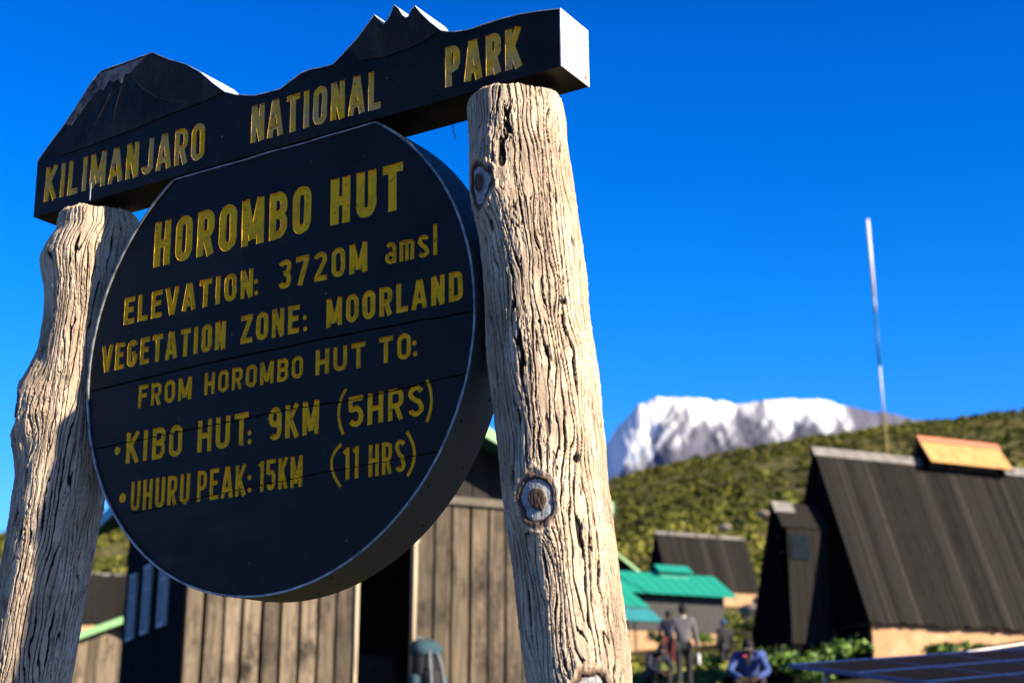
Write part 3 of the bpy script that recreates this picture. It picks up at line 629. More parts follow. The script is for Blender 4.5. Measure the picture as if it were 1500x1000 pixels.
for pts in ([(-.63, 1.055), (-.57, .99), (-.50, .935), (-.42, .90), (-.36, .885)], [(-.71, 1.03), (-.735, .98), (-.78, .92), (-.83, .87)], [(-.665, 1.03), (-.685, .97), (-.70, .90)]):
    mb.tube([S(u, v, .0045) for u, v in pts], [.0008, .0022, .0026, .002, .0008][:len(pts)], 7)
mb.build('carved_gully', M['relief_black'], header, True)
relief([(.30, .893), (.33, .915), (.366, .948), (.392, .974), (.4125, .947), (.4256, .932), (.442, .941), (.457, .963), (.466, .985), (.480, .969), (.4925, .946), (.506, .930), (.520, .932), (.530, .951), (.541, .959), (.558, .934), (.592, .892), (.628, .857), (.55, .835), (.44, .828), (.34, .842)], .0035, 'carved_mountain', M['relief_black'])
mb = MB(); mb.box(S(-.7925, .637, .0005), S(-.7885, .672, .0022)); mb.box(S(-.7900, .672, .0005), S(-.7880, .700, .0020)); mb.build('paint_drip', M['sheet_white'], header)
mb = MB(); mb.tube([S(.585, .628, -.13), S(.588, .60, -.132), S(.595, .575, -.134)], .0015, 6); mb.build('bent_nail', M['rivet_dark'], header)

# log posts, cast and carved to look like tree trunks
def log_post(tab, rscale, knots, holes, view, seed, topcut, ridge=0.0):
    tab = sorted([(v, u, r) for u, v, r in tab]); tv = np.array([a[0] for a in tab]); tu = np.array([a[1] for a in tab]); tr = np.array([a[2] for a in tab]) * rscale
    v0, v1 = VB - .35, topcut
    nv, na = 800, 640
    # dense where the photograph looks, coarser below
    vv = np.concatenate([np.linspace(v0, -1.2, 90)[:-1], np.linspace(-1.2, v1, nv)])
    def ex(y): # extend downwards along the lean
        k = (np.interp(-.6, tv, tu) - np.interp(tv[0], tv, tu)) / (-.6 - tv[0]); return np.where(y < tv[0], tu[0] + (y - tv[0]) * k, np.interp(y, tv, tu))
    cu_ = ex(vv); rr = np.where(vv < tv[0], tr[0], np.interp(vv, tv, tr))
    ker = np.hanning(19); ker /= ker.sum()
    cu_ = np.convolve(np.pad(cu_, 9, 'edge'), ker, 'valid'); rr = np.convolve(np.pad(rr, 9, 'edge'), ker, 'valid')
    th = np.linspace(0, 2 * math.pi, na, endpoint=False)
    TH_, VV = np.meshgrid(th, vv); CU = cu_[:, None] + 0 * TH_; RR = rr[:, None] + 0 * TH_
    cx, sx = np.cos(TH_), np.sin(TH_)
    base = RR * (1 + 0.035 * fbm(cx * 1.2 + seed, sx * 1.2, VV * 2.2, 3, seed))
    phase = TH_ * 56 / (2 * math.pi) + 2.6 * fbm(cx * 1.6, sx * 1.6, VV * 2.6 + seed, 3, seed + 1) + .95 * fbm(cx * 5, sx * 5, VV * 6, 4, seed + 2, .5)
    knotv = np.ones_like(VV); bumpr = np.zeros_like(VV)
    for (kt, kv, kr, kh, cutd) in knots:
        dth = (TH_ - R(kt) + math.pi) % (2 * math.pi) - math.pi
        da = dth * RR / kr; dv = (VV - kv) / (kr * 1.5)
        d0 = np.sqrt(da ** 2 + dv ** 2); d = d0 * (1 + 0.30 * fbm(da * 1.3 + kv, dv * 1.3, 0 * da, 2, seed + 5) + .10 * fbm(da * 5, dv * 5 + kv, 0 * da, 3, seed + 6))
        phase = phase + 1.5 * np.sign(da) * np.exp(-(d / 1.5) ** 2) * np.exp(-(np.abs(da)) * .4) * np.where(d > .9, 1, 0.3)
        bumpr = bumpr + kh * (1 - sstep(0.85, 2.6, d0 * (.75 + .25 * d / np.maximum(d0, 1e-6)))) + 0.004 * np.exp(-((d - 1.02) / .10) ** 2) * (cutd > 0)
        if cutd > 0:
            knotv = np.minimum(knotv, d); bumpr = bumpr - 0.006 * (1 - sstep(.70, .76, d)) * sstep(.28, .36, d)
    fr = np.abs(((phase) % 1.0) - 0.5) * 2            # 1 at the groove line
    wid = 0.74 + 0.16 * fbm(cx * 4, sx * 4, VV * 7, 4, seed + 7)
    on = sstep(-0.16, 0.06, fbm(cx * 4.6, sx * 4.6, VV * 3.4, 4, seed + 8) + 0.19 + .10 * fbm(phase * .5, VV * 6, 0 * VV, 2, seed + 21))
    g1 = sstep(wid, wid + 0.14, fr) * (0.45 + 0.55 * on)
    ph2 = phase * 2 + .5 + 0.5 * fbm(cx * 6, sx * 6, VV * 8, 2, seed + 9); fr2 = np.abs((ph2 % 1.0) - .5) * 2
    g2 = sstep(.86, .97, fr2) * sstep(-0.05, .15, fbm(cx * 4, sx * 4, VV * 6, 3, seed + 10)) * .7
    rough_ = sstep(.05, .3, fbm(cx * 7, sx * 7, VV * 7, 4, seed + 30)) * fbm(cx * 30, sx * 30, VV * 60, 3, seed + 31)
    near = 1 - (knotv < 1.0) * 1.0
    g = np.maximum(g1, g2) * near
    rad = base + bumpr + ridge * np.exp(-(((TH_ - R(view + 22) + math.pi) % (2 * math.pi) - math.pi) / .45) ** 2) * (.6 + .5 * fbm(VV * 2, 0 * VV, 0 * VV, 2, seed)) - 0.0105 * g + 0.004 * rough_ + 0.0030 * fbm(cx * 9, sx * 9, VV * 14, 3, seed + 11) + 0.003 * (fr < .6) * 0
    hole = np.zeros_like(VV)
    for (ht, hv, hr_) in holes:
        dth = (TH_ - R(ht) + math.pi) % (2 * math.pi) - math.pi
        d = np.sqrt((dth * RR) ** 2 + (VV - hv) ** 2) / hr_ * (1 + .3 * fbm(TH_ * 9, VV * 60, 0 * VV, 2, 3)); w_ = 1 - sstep(.6, 1.1, d); hole = np.maximum(hole, w_); rad = rad - .008 * w_
    # ragged rounded top
    e = sstep(v1 - .016, v1, VV); rad = rad * (1 - .10 * e ** 2); vtop = VV + e * .016 * fbm(cx * 3, sx * 3, 0 * cx, 3, seed + 12) - g * e * .006
    P = np.stack([CU + rad * cx, vtop - VB, -.079 + rad * sx], -1)
    caps = []
    for q in (.8, .5, .2, 0.001):
        c0 = P[-1].mean(0); ring = c0 + (P[-1] - c0) * q; ring[:, 1] = P[-1][:, 1] * q + c0[1] * (1 - q) + .004 * (1 - q) + .004 * fbm(ring[:, 0] * 30, ring[:, 2] * 30, 0 * ring[:, 0], 3, 5); caps.append(ring)
    P = np.concatenate([P, np.array(caps)]); ext_ = lambda a: np.concatenate([a, np.repeat(a[-1:] * 0, 4, 0)])
    o = grid_mesh('post', P[:, ::-1], M['log_bark'], wrap=True, attrs={'groove': ext_(np.clip(g * 1.15, 0, 1))[:, ::-1], 'knot': np.concatenate([np.clip(knotv, 0, 1), np.ones((4, na))])[:, ::-1], 'hole': ext_(hole)[:, ::-1]}, parent=sign)
    return o
LT = [[-.8272, .6113, .1867], [-.8221, .5433, .1924], [-.8456, .5061, .2061], [-.8652, .4607, .2163], [-.8639, .4115, .2058], [-.8604, .3548, .1936], [-.8677, .2474, .1928], [-.8778, .1534, .1971], [-.8857, .0363, .201], [-.8962, -.0138, .202], [-.9005, -.0657, .200], [-.9093, -.1461, .200], [-.9147, -.1913, .2047], [-.9291, -.2819, .2105], [-.9371, -.3834, .2129], [-.9506, -.4428, .2096], [-.9746, -.5922, .2057], [-1.0046, -.7873, .2], [-1.0259, -.9371, .1944]]
RT = [[.8336, .595, .1595], [.8392, .5468, .1633], [.8433, .4782, .1613], [.851, .4178, .1604], [.8624, .3324, .1591], [.8735, .2076, .1651], [.8856, .0849, .1654], [.8905, -.0186, .1652], [.8974, -.1133, .1692], [.9084, -.211, .1729], [.9165, -.3068, .1672], [.9255, -.394, .1648], [.9334, -.52, .16], [.9431, -.6043, .1607], [.9609, -.7482, .1584], [.9752, -.8885, .1592], [.982, -.9489, .1592], [.9884, -1.0255, .1551]]
pl_ = log_post(LT, .69, [(126, -.070, .055, .040, 1), (118, .455, .05, .010, 0)], [], 43, 3, .612, .014)
pr_ = log_post(RT, .865, [(116, .325, .052, .018, 1), (80, -.575, .052, .020, 1), (50, -1.075, .058, .022, 1)], [(30, -.04, .010), (36, -.47, .013), (60, -.10, .005), (84, -.16, .006)], 60, 11, .612, .019)

# ------------------------------------------------------------------ huts (all stand square to one another)
HA = R(23.6)
E1 = Vector((math.cos(HA), math.sin(HA), 0)); E2 = Vector((-math.sin(HA), math.cos(HA), 0))
def local_on_front(O, px, py, Y=0.0):
    """local (x, z) of the point seen at a pixel on the plane y = Y of a hut standing at O"""
    P0 = O + E2 * Y; d = ray(px, py); p = CAM + d * ((P0 - CAM).dot(E2) / d.dot(E2)) - O
    return p.dot(E1), p.z
def plank_wall(mb, x0, x1, zb, ztop, y0, th, w, flip=False, axis='x', gap=.012, jit=.010):
    """vertical boards; ztop is a function of x so that gables are cut to the slope"""
    n = max(1, round((x1 - x0) / w)); w = (x1 - x0) / n
    for i in range(n):
        a, b = x0 + i * w + gap * random.uniform(.3, 1), x0 + (i + 1) * w - gap * random.uniform(.3, 1)
        dy = random.uniform(-jit, jit); za, zc = ztop(a), ztop(b)
        if max(za, zc) - zb < .02: continue
        y_0, y_1 = y0 + dy, y0 + dy + th
        P = [(a, y_0, zb), (b, y_0, zb), (b, y_1, zb), (a, y_1, zb), (a, y_0, za), (b, y_0, zc), (b, y_1, zc), (a, y_1, za)]
        if axis == 'y': P = [(p[1], p[0], p[2]) for p in P]
        mb.add(P, [(0, 3, 2, 1), (4, 5, 6, 7), (0, 1, 5, 4), (1, 2, 6, 5), (2, 3, 7, 6), (3, 0, 4, 7)])
def plank_roof(mb, x0, x1, ylo, zlo, yhi, zhi, w, th=.03, skew=0.0, jit=.012, gap=.012, keep=None):
    n = max(1, round((x1 - x0) / w)); w = (x1 - x0) / n; nn = Vector((0, -(zhi - zlo), (yhi - ylo))).normalized()
    if nn.z < 0: nn = -nn
    for i in range(n):
        if keep and not keep(i): continue
        a, b = x0 + i * w + gap * .5, x0 + (i + 1) * w - gap * .5; d = nn * random.uniform(-jit, jit); e = random.uniform(-.03, .03)
        mb.slab([Vector((a, ylo, zlo + e)) + d, Vector((b, ylo, zlo + e)) + d, Vector((b + skew, yhi, zhi)) + d, Vector((a + skew, yhi, zhi)) + d], nn, th)

# --- the gabled hut behind the sign
def gabled_hut():
    O = at(264, 1000, 19.7); O.z -= 0.07
    h = empty('gabled_hut', O, HA); tag(h, 'gabled plank hut with open dark doorway and green roof edges behind the round sign', 'hut')
    W, D, OV = 5.35, 4.75, 0.62
    ax, az = local_on_front(O, 714.8, 628.6, -OV); bx, bz = local_on_front(O, 897, 739, -OV)
    sl_ = (az - bz) / (bx - ax); XR = bx; zr = bz; XL = W - XR; xm = W / 2
    zt = lambda x: zr + sl_ * (XR - xm - abs(x - xm)) - .09
    dx0, dzh = local_on_front(O, 527, 800); dx1, dz1 = local_on_front(O, 606, 795); tie = local_on_front(O, 660, 733)[1]
    mb = MB(); zf = -.6
    plank_wall(mb, 0, dx0 - .04, zf, lambda x: tie, 0, .035, .262, gap=.034); plank_wall(mb, dx1 + .04, W, zf, lambda x: tie, 0, .035, .262, gap=.034); plank_wall(mb, dx0 - .04, dx1 + .04, dz1 + .05, lambda x: tie, 0, .035, .262)
    f_ = mb.build('front_wall', M['wall_tan'], h)
    mb = MB(); mb.box((.02, .05, zf), (dx0 - .05, .07, tie)); mb.box((dx1 + .05, .05, zf), (W - .02, .07, tie)); mb.build('batten_backing', M['wall_shade_dark'], f_)
    mb = MB(); plank_wall(mb, 0.0, W, tie, zt, .02, .03, .262); mb.build('gable', M['gable_grey'], h)
    mb = MB(); mb.box((-.02, -.06, tie - .055), (W + .02, -.012, tie + .055)); mb.build('tie_beam', M['beam_grey'], h)
    # long side and back
    wins = [(1.5, 1.19, .42), (2.68, 2.45, .42), (4.02, 3.64, .42)]
    mb = MB(); zw = zt(0.0)
    wl = [(1.18, 1.66), (2.45, 2.90), (3.66, 4.12)]; zs, ze = .90, 1.90
    yy = 0.02
    for a, b in wl + [(D, D)]:
        plank_wall(mb, yy, a, zf, lambda x: zw, 0.0, .03, .26, axis='y', jit=.004); 
        if b > a:
            plank_wall(mb, a, b, zf, lambda x: zs, 0.0, .03, .26, axis='y', jit=.004); plank_wall(mb, a, b, ze, lambda x: zw, 0.0, .03, .26, axis='y', jit=.004)
        yy = b
    mb.build('side_wall', M['wall_shade_dark'], h)
    for a, b in wl:
        wdw = MB(); t_ = .045
        wdw.box((-.05, a, zs), (.02, a + t_, ze)); wdw.box((-.05, b - t_, zs), (.02, b, ze)); wdw.box((-.05, a + t_, zs), (.02, b - t_, zs + t_)); wdw.box((-.05, a + t_, ze - t_), (.02, b - t_, ze))
        wdw.box((-.04, (a + b) / 2 - .015, zs + t_), (.01, (a + b) / 2 + .015, ze - t_)); wdw.box((-.038, a + t_, ze - .36), (.008, b - t_, ze - .33))
        f = wdw.build('window', M['frame_white'], h)
        g = MB(); g.box((-.008, a + t_, zs + t_), (.002, b - t_, ze - t_)); g.build('pane', M['glass'], f)
    mb = MB(); plank_wall(mb, 0, D, zf, lambda x: zw, W - .03, .03, .26, axis='y'); mb.build('side_wall', M['wall_shade_dark'], h)
    mb = MB(); plank_wall(mb, 0, W, zf, zt, D, .03, .26); mb.build('back_wall', M['wall_shade_dark'], h)
    mb = MB(); mb.box((.05, D - .06, -.5), (W - .05, D - .03, zw + .05)); mb.box((.04, .10, -.5), (.055, .30 + .86, zw)); mb.box((W - .07, .06, -.5), (W - .045, D - .06, zw)); mb.box((.04, .09, zw + .02), (W - .04, D - .05, zw + .05)); mb.build('lining', M['interior'], h)  # added backing that stops light leaking through the plank gaps
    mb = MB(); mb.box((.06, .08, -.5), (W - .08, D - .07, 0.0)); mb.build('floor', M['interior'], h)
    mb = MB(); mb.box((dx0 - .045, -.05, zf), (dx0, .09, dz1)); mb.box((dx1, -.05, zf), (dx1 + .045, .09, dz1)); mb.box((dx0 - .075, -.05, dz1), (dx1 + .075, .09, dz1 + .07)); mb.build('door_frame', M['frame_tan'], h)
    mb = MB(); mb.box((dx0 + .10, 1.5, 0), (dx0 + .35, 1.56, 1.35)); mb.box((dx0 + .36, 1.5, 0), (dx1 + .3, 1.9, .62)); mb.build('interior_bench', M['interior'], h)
    # roof slopes, barge boards, fascias
    r_ = MB(); th = .05
    for s in (-1, 1):
        xe = xm + s * (XR - xm)
        lo, hi = Vector((xe, 0, zr - .03)), Vector((xm, 0, zr + sl_ * (XR - xm) - .03)); nn = Vector((s * sl_, 0, 1)).normalized()
        n = 36; L = D + 2 * OV - .1
        for k in range(n):
            y0, y1 = -OV + .03 + L * k / n, -OV + .03 + L * (k + 1) / n
            e = nn * (.018 if k % 2 else 0)
            r_.slab([lo + Vector((0, y0, 0)) + e, lo + Vector((0, y1, 0)) + e, hi + Vector((0, y1, 0)) + e, hi + Vector((0, y0, 0)) + e], nn, .02)
    r_.build('roof', M['roof_green_dark'], h)
    for yb in (-OV, D + OV - .04):
        for s in (-1, 1):
            mb = MB(); xe = xm + s * (XR - xm + .02)
            p0, p1 = Vector((xe, yb, zr - .13)), Vector((xm, yb, zr + sl_ * (XR - xm) - .13))
            mb.add([p0, p1, p1 + Vector((0, 0, .17)), p0 + Vector((0, 0, .17)), p0 + Vector((0, .03, 0)), p1 + Vector((0, .03, 0)), p1 + Vector((0, .03, .17)), p0 + Vector((0, .03, .17))], [(0, 1, 2, 3), (7, 6, 5, 4), (0, 4, 5, 1), (1, 5, 6, 2), (2, 6, 7, 3), (3, 7, 4, 0)])
            mb.build('barge_board', M['barge_green'], h)
    for s in (-1, 1):
        mb = MB(); xe = xm + s * (XR - xm + .03); mb.box((xe - .02, -OV + .04, zr - .14), (xe + .02, D + OV - .05, zr + .03)); mb.build('fascia', M['fascia_teal'], h)
    return h
gabled_hut()

# --- A-frame huts
def a_frame(name, label, O, L, HWID, RH, BH, pw, porch=False, vent=None, streaks=()):
    """O: lower front corner of the roof at its left end"""
    h = empty(name, O - Vector((0, 0, BH)), HA); tag(h, label, 'hut', 'steep roofed mountain huts')
    z0 = BH; yr = HWID; inset = .12
    streaks = set(streaks)
    for s in (0, 1):
        mb = MB(); ylo = 0 if s == 0 else 2 * HWID
        plank_roof(mb, 0, L, ylo, z0, yr, z0 + RH, pw, keep=(lambda i: i not in streaks) if s == 0 else None); rf = mb.build('roof_slope', M['roof_tar'], h)
        if s == 0 and streaks:
            mb = MB(); n = round(L / pw); w = L / n
            for i in streaks:
                nn = Vector((0, -RH, HWID)).normalized(); nn = nn if nn.z > 0 else -nn
                mb.slab([Vector((i * w + .006, 0, z0)), Vector((i * w + w - .006, 0, z0)), Vector((i * w + w - .006, yr, z0 + RH)), Vector((i * w + .006, yr, z0 + RH))], nn, .028)
            mb.build('weathered_board', M['roof_streak'], rf)
    mb = MB(); c = Vector((0, yr, z0 + RH))
    for s in (-1, 1):
        mb.slab([(-.05, yr, z0 + RH + .05), (L + .05, yr, z0 + RH + .05), (L + .05, yr + s * .10, z0 + RH - .16), (-.05, yr + s * .10, z0 + RH - .16)], (0, s * .9, .4), .012)
    mb.build('ridge_cap', M['ridge_grey'], h)
    mb = MB(); b = .16
    mb.box((b, b, -1.2), (L - b, 2 * HWID - b, z0 + .02)); mb.build('base_wall', M['base_stone'], h)
    zt = lambda y: z0 + max(0, RH * (1 - abs(y - yr) / HWID)) - .05
    for x_ in (inset, L - inset - .03):
        mb = MB(); plank_wall(mb, .05, 2 * HWID - .05, z0 + .02, zt, x_, .03, .25, axis='y', jit=.003); mb.build('gable', M['wall_shade_dark'], h)
    if vent:
        x0, x1, zb, zt_ = vent; zb += z0; zt_ += z0
        hw = .46
        for s in (-1, 1):
            mb = MB(); mb.slab([(x0, yr + s * hw, zb), (x1, yr + s * hw, zb), (x1 - .02, yr, zt_), (x0, yr, zt_)], (0, s * .8, .5), .012)
            pn = mb.build('vent_sheet', M['vent_rust'], h)
            mb = MB(); mb.slab([(x0 - .01, yr + s * .10, zt_ - .13), (x1, yr + s * .10, zt_ - .13), (x1, yr, zt_ + .02), (x0 - .01, yr, zt_ + .02)], (0, s * .8, .5), .02); mb.build('red_capping', M['vent_red'], pn)
        for x_ in (x0 + .06, x1 - .1):
            mb = MB(); mb.add([(x_, yr - .3, z0 + RH - .25), (x_, yr + .3, z0 + RH - .25), (x_, yr, zt_ - .05), (x_ + .04, yr - .3, z0 + RH - .25), (x_ + .04, yr + .3, z0 + RH - .25), (x_ + .04, yr, zt_ - .05)], [(0, 2, 1), (3, 4, 5), (0, 1, 4, 3), (1, 2, 5, 4), (2, 0, 3, 5)])
            mb.build('vent_support', M['wall_shade_dark'], h)
    if porch:
        px_ = -1.15; pr = z0 + RH - 1.28; hw2 = 1.05
        mb = MB(); mb.slab([(px_, yr - .36, pr - .58), (inset - .02, yr - .36, pr - .58), (inset - .02, yr, pr), (px_, yr, pr)], (0, -.8, .5), .03); mb.slab([(px_, yr + hw2, z0 - .35), (inset - .02, yr + hw2, z0 - .35), (inset - .02, yr, pr), (px_, yr, pr)], (0, .9, .4), .03)
        p_ = mb.build('porch_roof', M['roof_tar'], h)
        mb = MB(); mb.slab([(px_ - .03, yr - .16, pr - .24), (px_ + .5, yr - .16, pr - .24), (px_ + .5, yr, pr + .03), (px_ - .03, yr, pr + .03)], (0, -.8, .5), .02); mb.build('ridge_cap', M['ridge_grey'], p_)
        mb = MB(); plank_wall(mb, px_ + .08, inset - .14, z0 - .35, lambda x: pr - .6, yr - .42, .035, .21, jit=.006); w_ = mb.build('porch_wall', M['door_grey'], h)
        mb = MB(); mb.box((px_ + .14, yr - .45, pr - 1.25), (px_ + .62, yr - .435, pr - .72)); mb.build('shutter', M['shutter_blue'], w_)
        mb = MB(); mb.add([(px_ + .05, yr - .40, z0 - .35), (px_ + .05, yr + hw2 - .06, z0 - .35), (px_ + .05, yr, pr - .06), (px_ + .09, yr - .40, z0 - .35), (px_ + .09, yr + hw2 - .06, z0 - .35), (px_ + .09, yr, pr - .06)], [(0, 2, 1), (3, 4, 5), (0, 1, 4, 3), (1, 2, 5, 4), (2, 0, 3, 5)]); mb.build('porch_gable', M['wall_shade_dark'], h)
        mb = MB(); mb.box((px_ + .1, yr - .38, -1.0), (inset + .02, yr + .9, z0 - .35)); mb.box((.06, .12, -1.0), (.145, yr - .39, z0 - .01)); mb.build('porch_base_and_shade', M['wall_shade_dark'], h)  # porch base, plus a dark slab standing in for shade on the stone end
        mb = MB()
        for k in range(5): mb.box((px_ - .25 - .24 * k, yr - .2, z0 - .55 - .17 * k), (px_ + .02 - .24 * k, yr + .75, z0 - .50 - .17 * k))
        for y_ in (yr - .22, yr + .76): mb.slab([(px_ + .05, y_, z0 - .4), (px_ - 1.45, y_, z0 - 1.5), (px_ - 1.45, y_, z0 - 1.68), (px_ + .05, y_, z0 - .58)], (0, 1, 0), .04)
        mb.build('steps', M['wall_shade_dark'], h)
    return h
OA = at(1274, 912, 31)
a_frame('a_frame_hut', 'tall dark A-frame hut with a rusty orange ridge vent and tan stone base', OA, 9.2, 1.64, 3.93, .78, .15, porch=True, vent=(2.85, 5.18, 3.80, 4.47), streaks=(3, 8, 17, 18, 24, 29, 33, 40))
OM = at(1113, 868, 100) - E1 * 6.85
a_frame('a_frame_hut', 'small dark A-frame hut far up the slope, with nothing but a plain ridge', OM, 6.85, 1.64, 3.85, .95, .2, streaks=(9, 16, 17, 24))
OL = at(20, 908, 72)
a_frame('a_frame_hut', 'dark roofed hut low on the left, beyond the pale green gable', OL, 9.0, 1.7, 2.6, .8, .3)

# --- green roofed buildings
def ribbed(mb, x0, x1, ylo, zlo, yhi, zhi, pitch, x0h=None, x1h=None, th=.02):
    n = max(2, round((x1 - x0) / pitch)); x0h = x0 if x0h is None else x0h; x1h = x1 if x1h is None else x1h
    nn = Vector((0, -(zhi - zlo), yhi - ylo)).normalized(); nn = nn if nn.z > 0 else -nn
    for k in range(n):
        a, b = k / n, (k + 1) / n; e = nn * (.012 if k % 2 else 0)
        mb.slab([Vector((x0 + (x1 - x0) * a, ylo, zlo)) + e, Vector((x0 + (x1 - x0) * b, ylo, zlo)) + e, Vector((x0h + (x1h - x0h) * b, yhi, zhi)) + e, Vector((x0h + (x1h - x0h) * a, yhi, zhi)) + e], nn, th)
O = at(1081, 876, 52); Lg = 7.4
g = empty('green_roofed_house', O - E1 * Lg - Vector((0, 0, 1.45)), HA); tag(g, 'low corrugated house with a wide bright green roof and a small green ridge vent', 'house')
z0 = 1.45
mb = MB(); ribbed(mb, 0, Lg, 0, z0, 1.25, z0 + .86, .2, 0, Lg - .18); ribbed(mb, 0, Lg, 2.5, z0, 1.25, z0 + .86, .2, 0, Lg - .18); mb.build('roof', M['roof_green'], g)
mb = MB(); n = 90
mb.add([(x, .42 + (.012 if k % 2 else 0), z) for z in (.25, z0 + .1) for k, x in enumerate(np.linspace(0, Lg - .30, n))], [(k, k + 1, n + k + 1, n + k) for k in range(n - 1)])
mb.box((0, .44, .25), (Lg - .30, 2.1, z0 + .2)); mb.build('corrugated_wall', M['corrugated'], g)
mb = MB(); mb.box((-.02, .40, -1.5), (Lg - .28, 2.12, .245)); mb.build('base_wall', M['base_stone'], g)
mb = MB(); xa = local_on_front(O - E1 * Lg, 958, 838, 1.25)[0]; xb = local_on_front(O - E1 * Lg, 1008, 838, 1.25)[0]
for s in (-1, 1): mb.slab([(xa, 1.25 + s * .4, z0 + .88), (xb, 1.25 + s * .4, z0 + .88), (xb - .05, 1.25, z0 + 1.16), (xa, 1.25, z0 + 1.16)], (0, s * .5, .8), .02)
mb.box((xa + .1, 1.0, z0 + .6), (xb - .1, 1.5, z0 + .95)); mb.build('ridge_vent', M['roof_green'], g)

O = at(953, 890, 44); Lp = 4.2
g = empty('green_roofed_shelter', O - E1 * Lp - Vector((0, 0, 2.0)), HA); tag(g, 'dark walled shelter with a bright green roof slope, just right of the right log post', 'shelter')
z0 = 2.0
mb = MB(); ribbed(mb, 0, Lp, 0, z0, .95, z0 + .73, .2, 0, Lp - .42); ribbed(mb, 0, Lp, 1.9, z0, .95, z0 + .73, .2, 0, Lp - .42); mb.build('roof', M['roof_green'], g)
mb = MB(); mb.add([(0, .02, z0 - .03), (Lp, .02, z0 - .03), (Lp + .25, -.35, z0 - .42), (0, -.35, z0 - .42), (0, .05, z0 - .05), (Lp, .05, z0 - .05), (Lp + .25, -.32, z0 - .44), (0, -.32, z0 - .44)], [(0, 1, 2, 3), (7, 6, 5, 4), (0, 4, 5, 1), (1, 5, 6, 2), (2, 6, 7, 3), (3, 7, 4, 0)]); mb.build('hanging_valance', M['fascia_teal'], g)
mb = MB(); plank_wall(mb, 0, Lp - .45, -.8, lambda x: z0, .55, .04, .22); plank_wall(mb, .55, 1.8, -.8, lambda x: z0, Lp - .5, .04, .22, axis='y'); mb.box((0, .62, -.8), (Lp - .52, 1.7, z0 - .02)); mb.build('wall', M['wall_shade_dark'], g)

O = at(934, 838, 66)
g = empty('gabled_outbuilding', O - Vector((0, 0, 2.2)), HA); tag(g, 'far outbuilding with a pale green edged gable above the wide green roof', 'shed')
mb = MB()
for s in (-1, 1): mb.slab([(-1.5 + s * 1.5, -.2, 2.2), (-1.5, -.2, 3.2), (-1.5, 3.5, 3.2), (-1.5 + s * 1.5, 3.5, 2.2)], (s * .55, 0, .8), .05)
mb.build('roof', M['roof_green_dark'], g)
for s in (-1, 1):
    mb = MB(); mb.slab([(-1.5 + s * 1.5, -.26, 2.10), (-1.5, -.26, 3.10), (-1.5, -.26, 3.24), (-1.5 + s * 1.5, -.26, 2.24)], (0, 1, 0), .04); mb.build('barge_board', M['barge_green'], g)
mb = MB(); plank_wall(mb, -2.75, -.25, -1.5, lambda x: 3.15 - abs(x + 1.5) * .67, 0, .04, .22); mb.box((-2.7, .05, -1.5), (-.3, 3.3, 2.3)); mb.build('wall', M['wall_shade_dark'], g)

O = at(178, 903, 38)
g = empty('plank_shed', O - Vector((0, 0, 2.6)), HA); tag(g, 'brown plank shed with a pale green gable edge beside the left log post', 'shed')
W2 = 3.4; sl2 = .42
mb = MB(); plank_wall(mb, -W2 / 2, W2 / 2, -1.2, lambda x: 2.52 - abs(x) * sl2, .25, .035, .24); mb.build('front_wall', M['wall_tan'], g)
mb = MB(); plank_wall(mb, .3, 3.4, -1.2, lambda x: 2.52 - W2 / 2 * sl2, -W2 / 2, .03, .24, axis='y'); mb.build('side_wall', M['wall_shade_dark'], g); mb = MB(); plank_wall(mb, .3, 3.4, -1.2, lambda x: 2.52 - W2 / 2 * sl2, W2 / 2 - .03, .03, .24, axis='y'); mb.build('side_wall', M['wall_shade_dark'], g)
mb = MB()
for s in (-1, 1): mb.slab([(s * 2.0, -.1, 2.52 - 2.0 * sl2), (0, -.1, 2.52), (0, 3.6, 2.52), (s * 2.0, 3.6, 2.52 - 2.0 * sl2)], (s * sl2, 0, 1), .04)
mb.build('roof', M['roof_tar'], g)
for s in (-1, 1):
    mb = MB(); mb.slab([(s * 2.02, -.15, 2.42 - 2.0 * sl2), (0, -.15, 2.42), (0, -.15, 2.60), (s * 2.02, -.15, 2.60 - 2.0 * sl2)], (0, 1, 0), .04); mb.build('barge_board', M['barge_green'], g)

# ------------------------------------------------------------------ mast
base = at(1301, 680, 46); top = at(1270.5, 320, 46); zgr = float(zg(base.x, base.y)); dirm = (top - base).normalized()
foot = base - dirm * ((base.z - zgr) / dirm.z)
m_ = empty('radio_mast', foot); tag(m_, 'thin radio mast with a white top section rising behind the A-frame hut', 'mast')
def seg(py0, py1, r, name, mat):
    f = lambda py: (base + (top - base) * ((680 - py) / 360.0)) - foot
    a = Vector((0, 0, -.3)) if py0 is None else f(py0)
    mb = MB(); mb.tube([a, f(py1)], r, 10); mb.build(name, M[mat], m_, True)
seg(None, 606, .036, 'lower_pole', 'mast_tan'); seg(606, 540, .028, 'middle_pole', 'mast_white'); seg(540, 462, .04, 'coil_section', 'mast_teal'); seg(462, 438, .055, 'joint', 'mast_grey'); seg(438, 322, .060, 'white_antenna', 'mast_white')

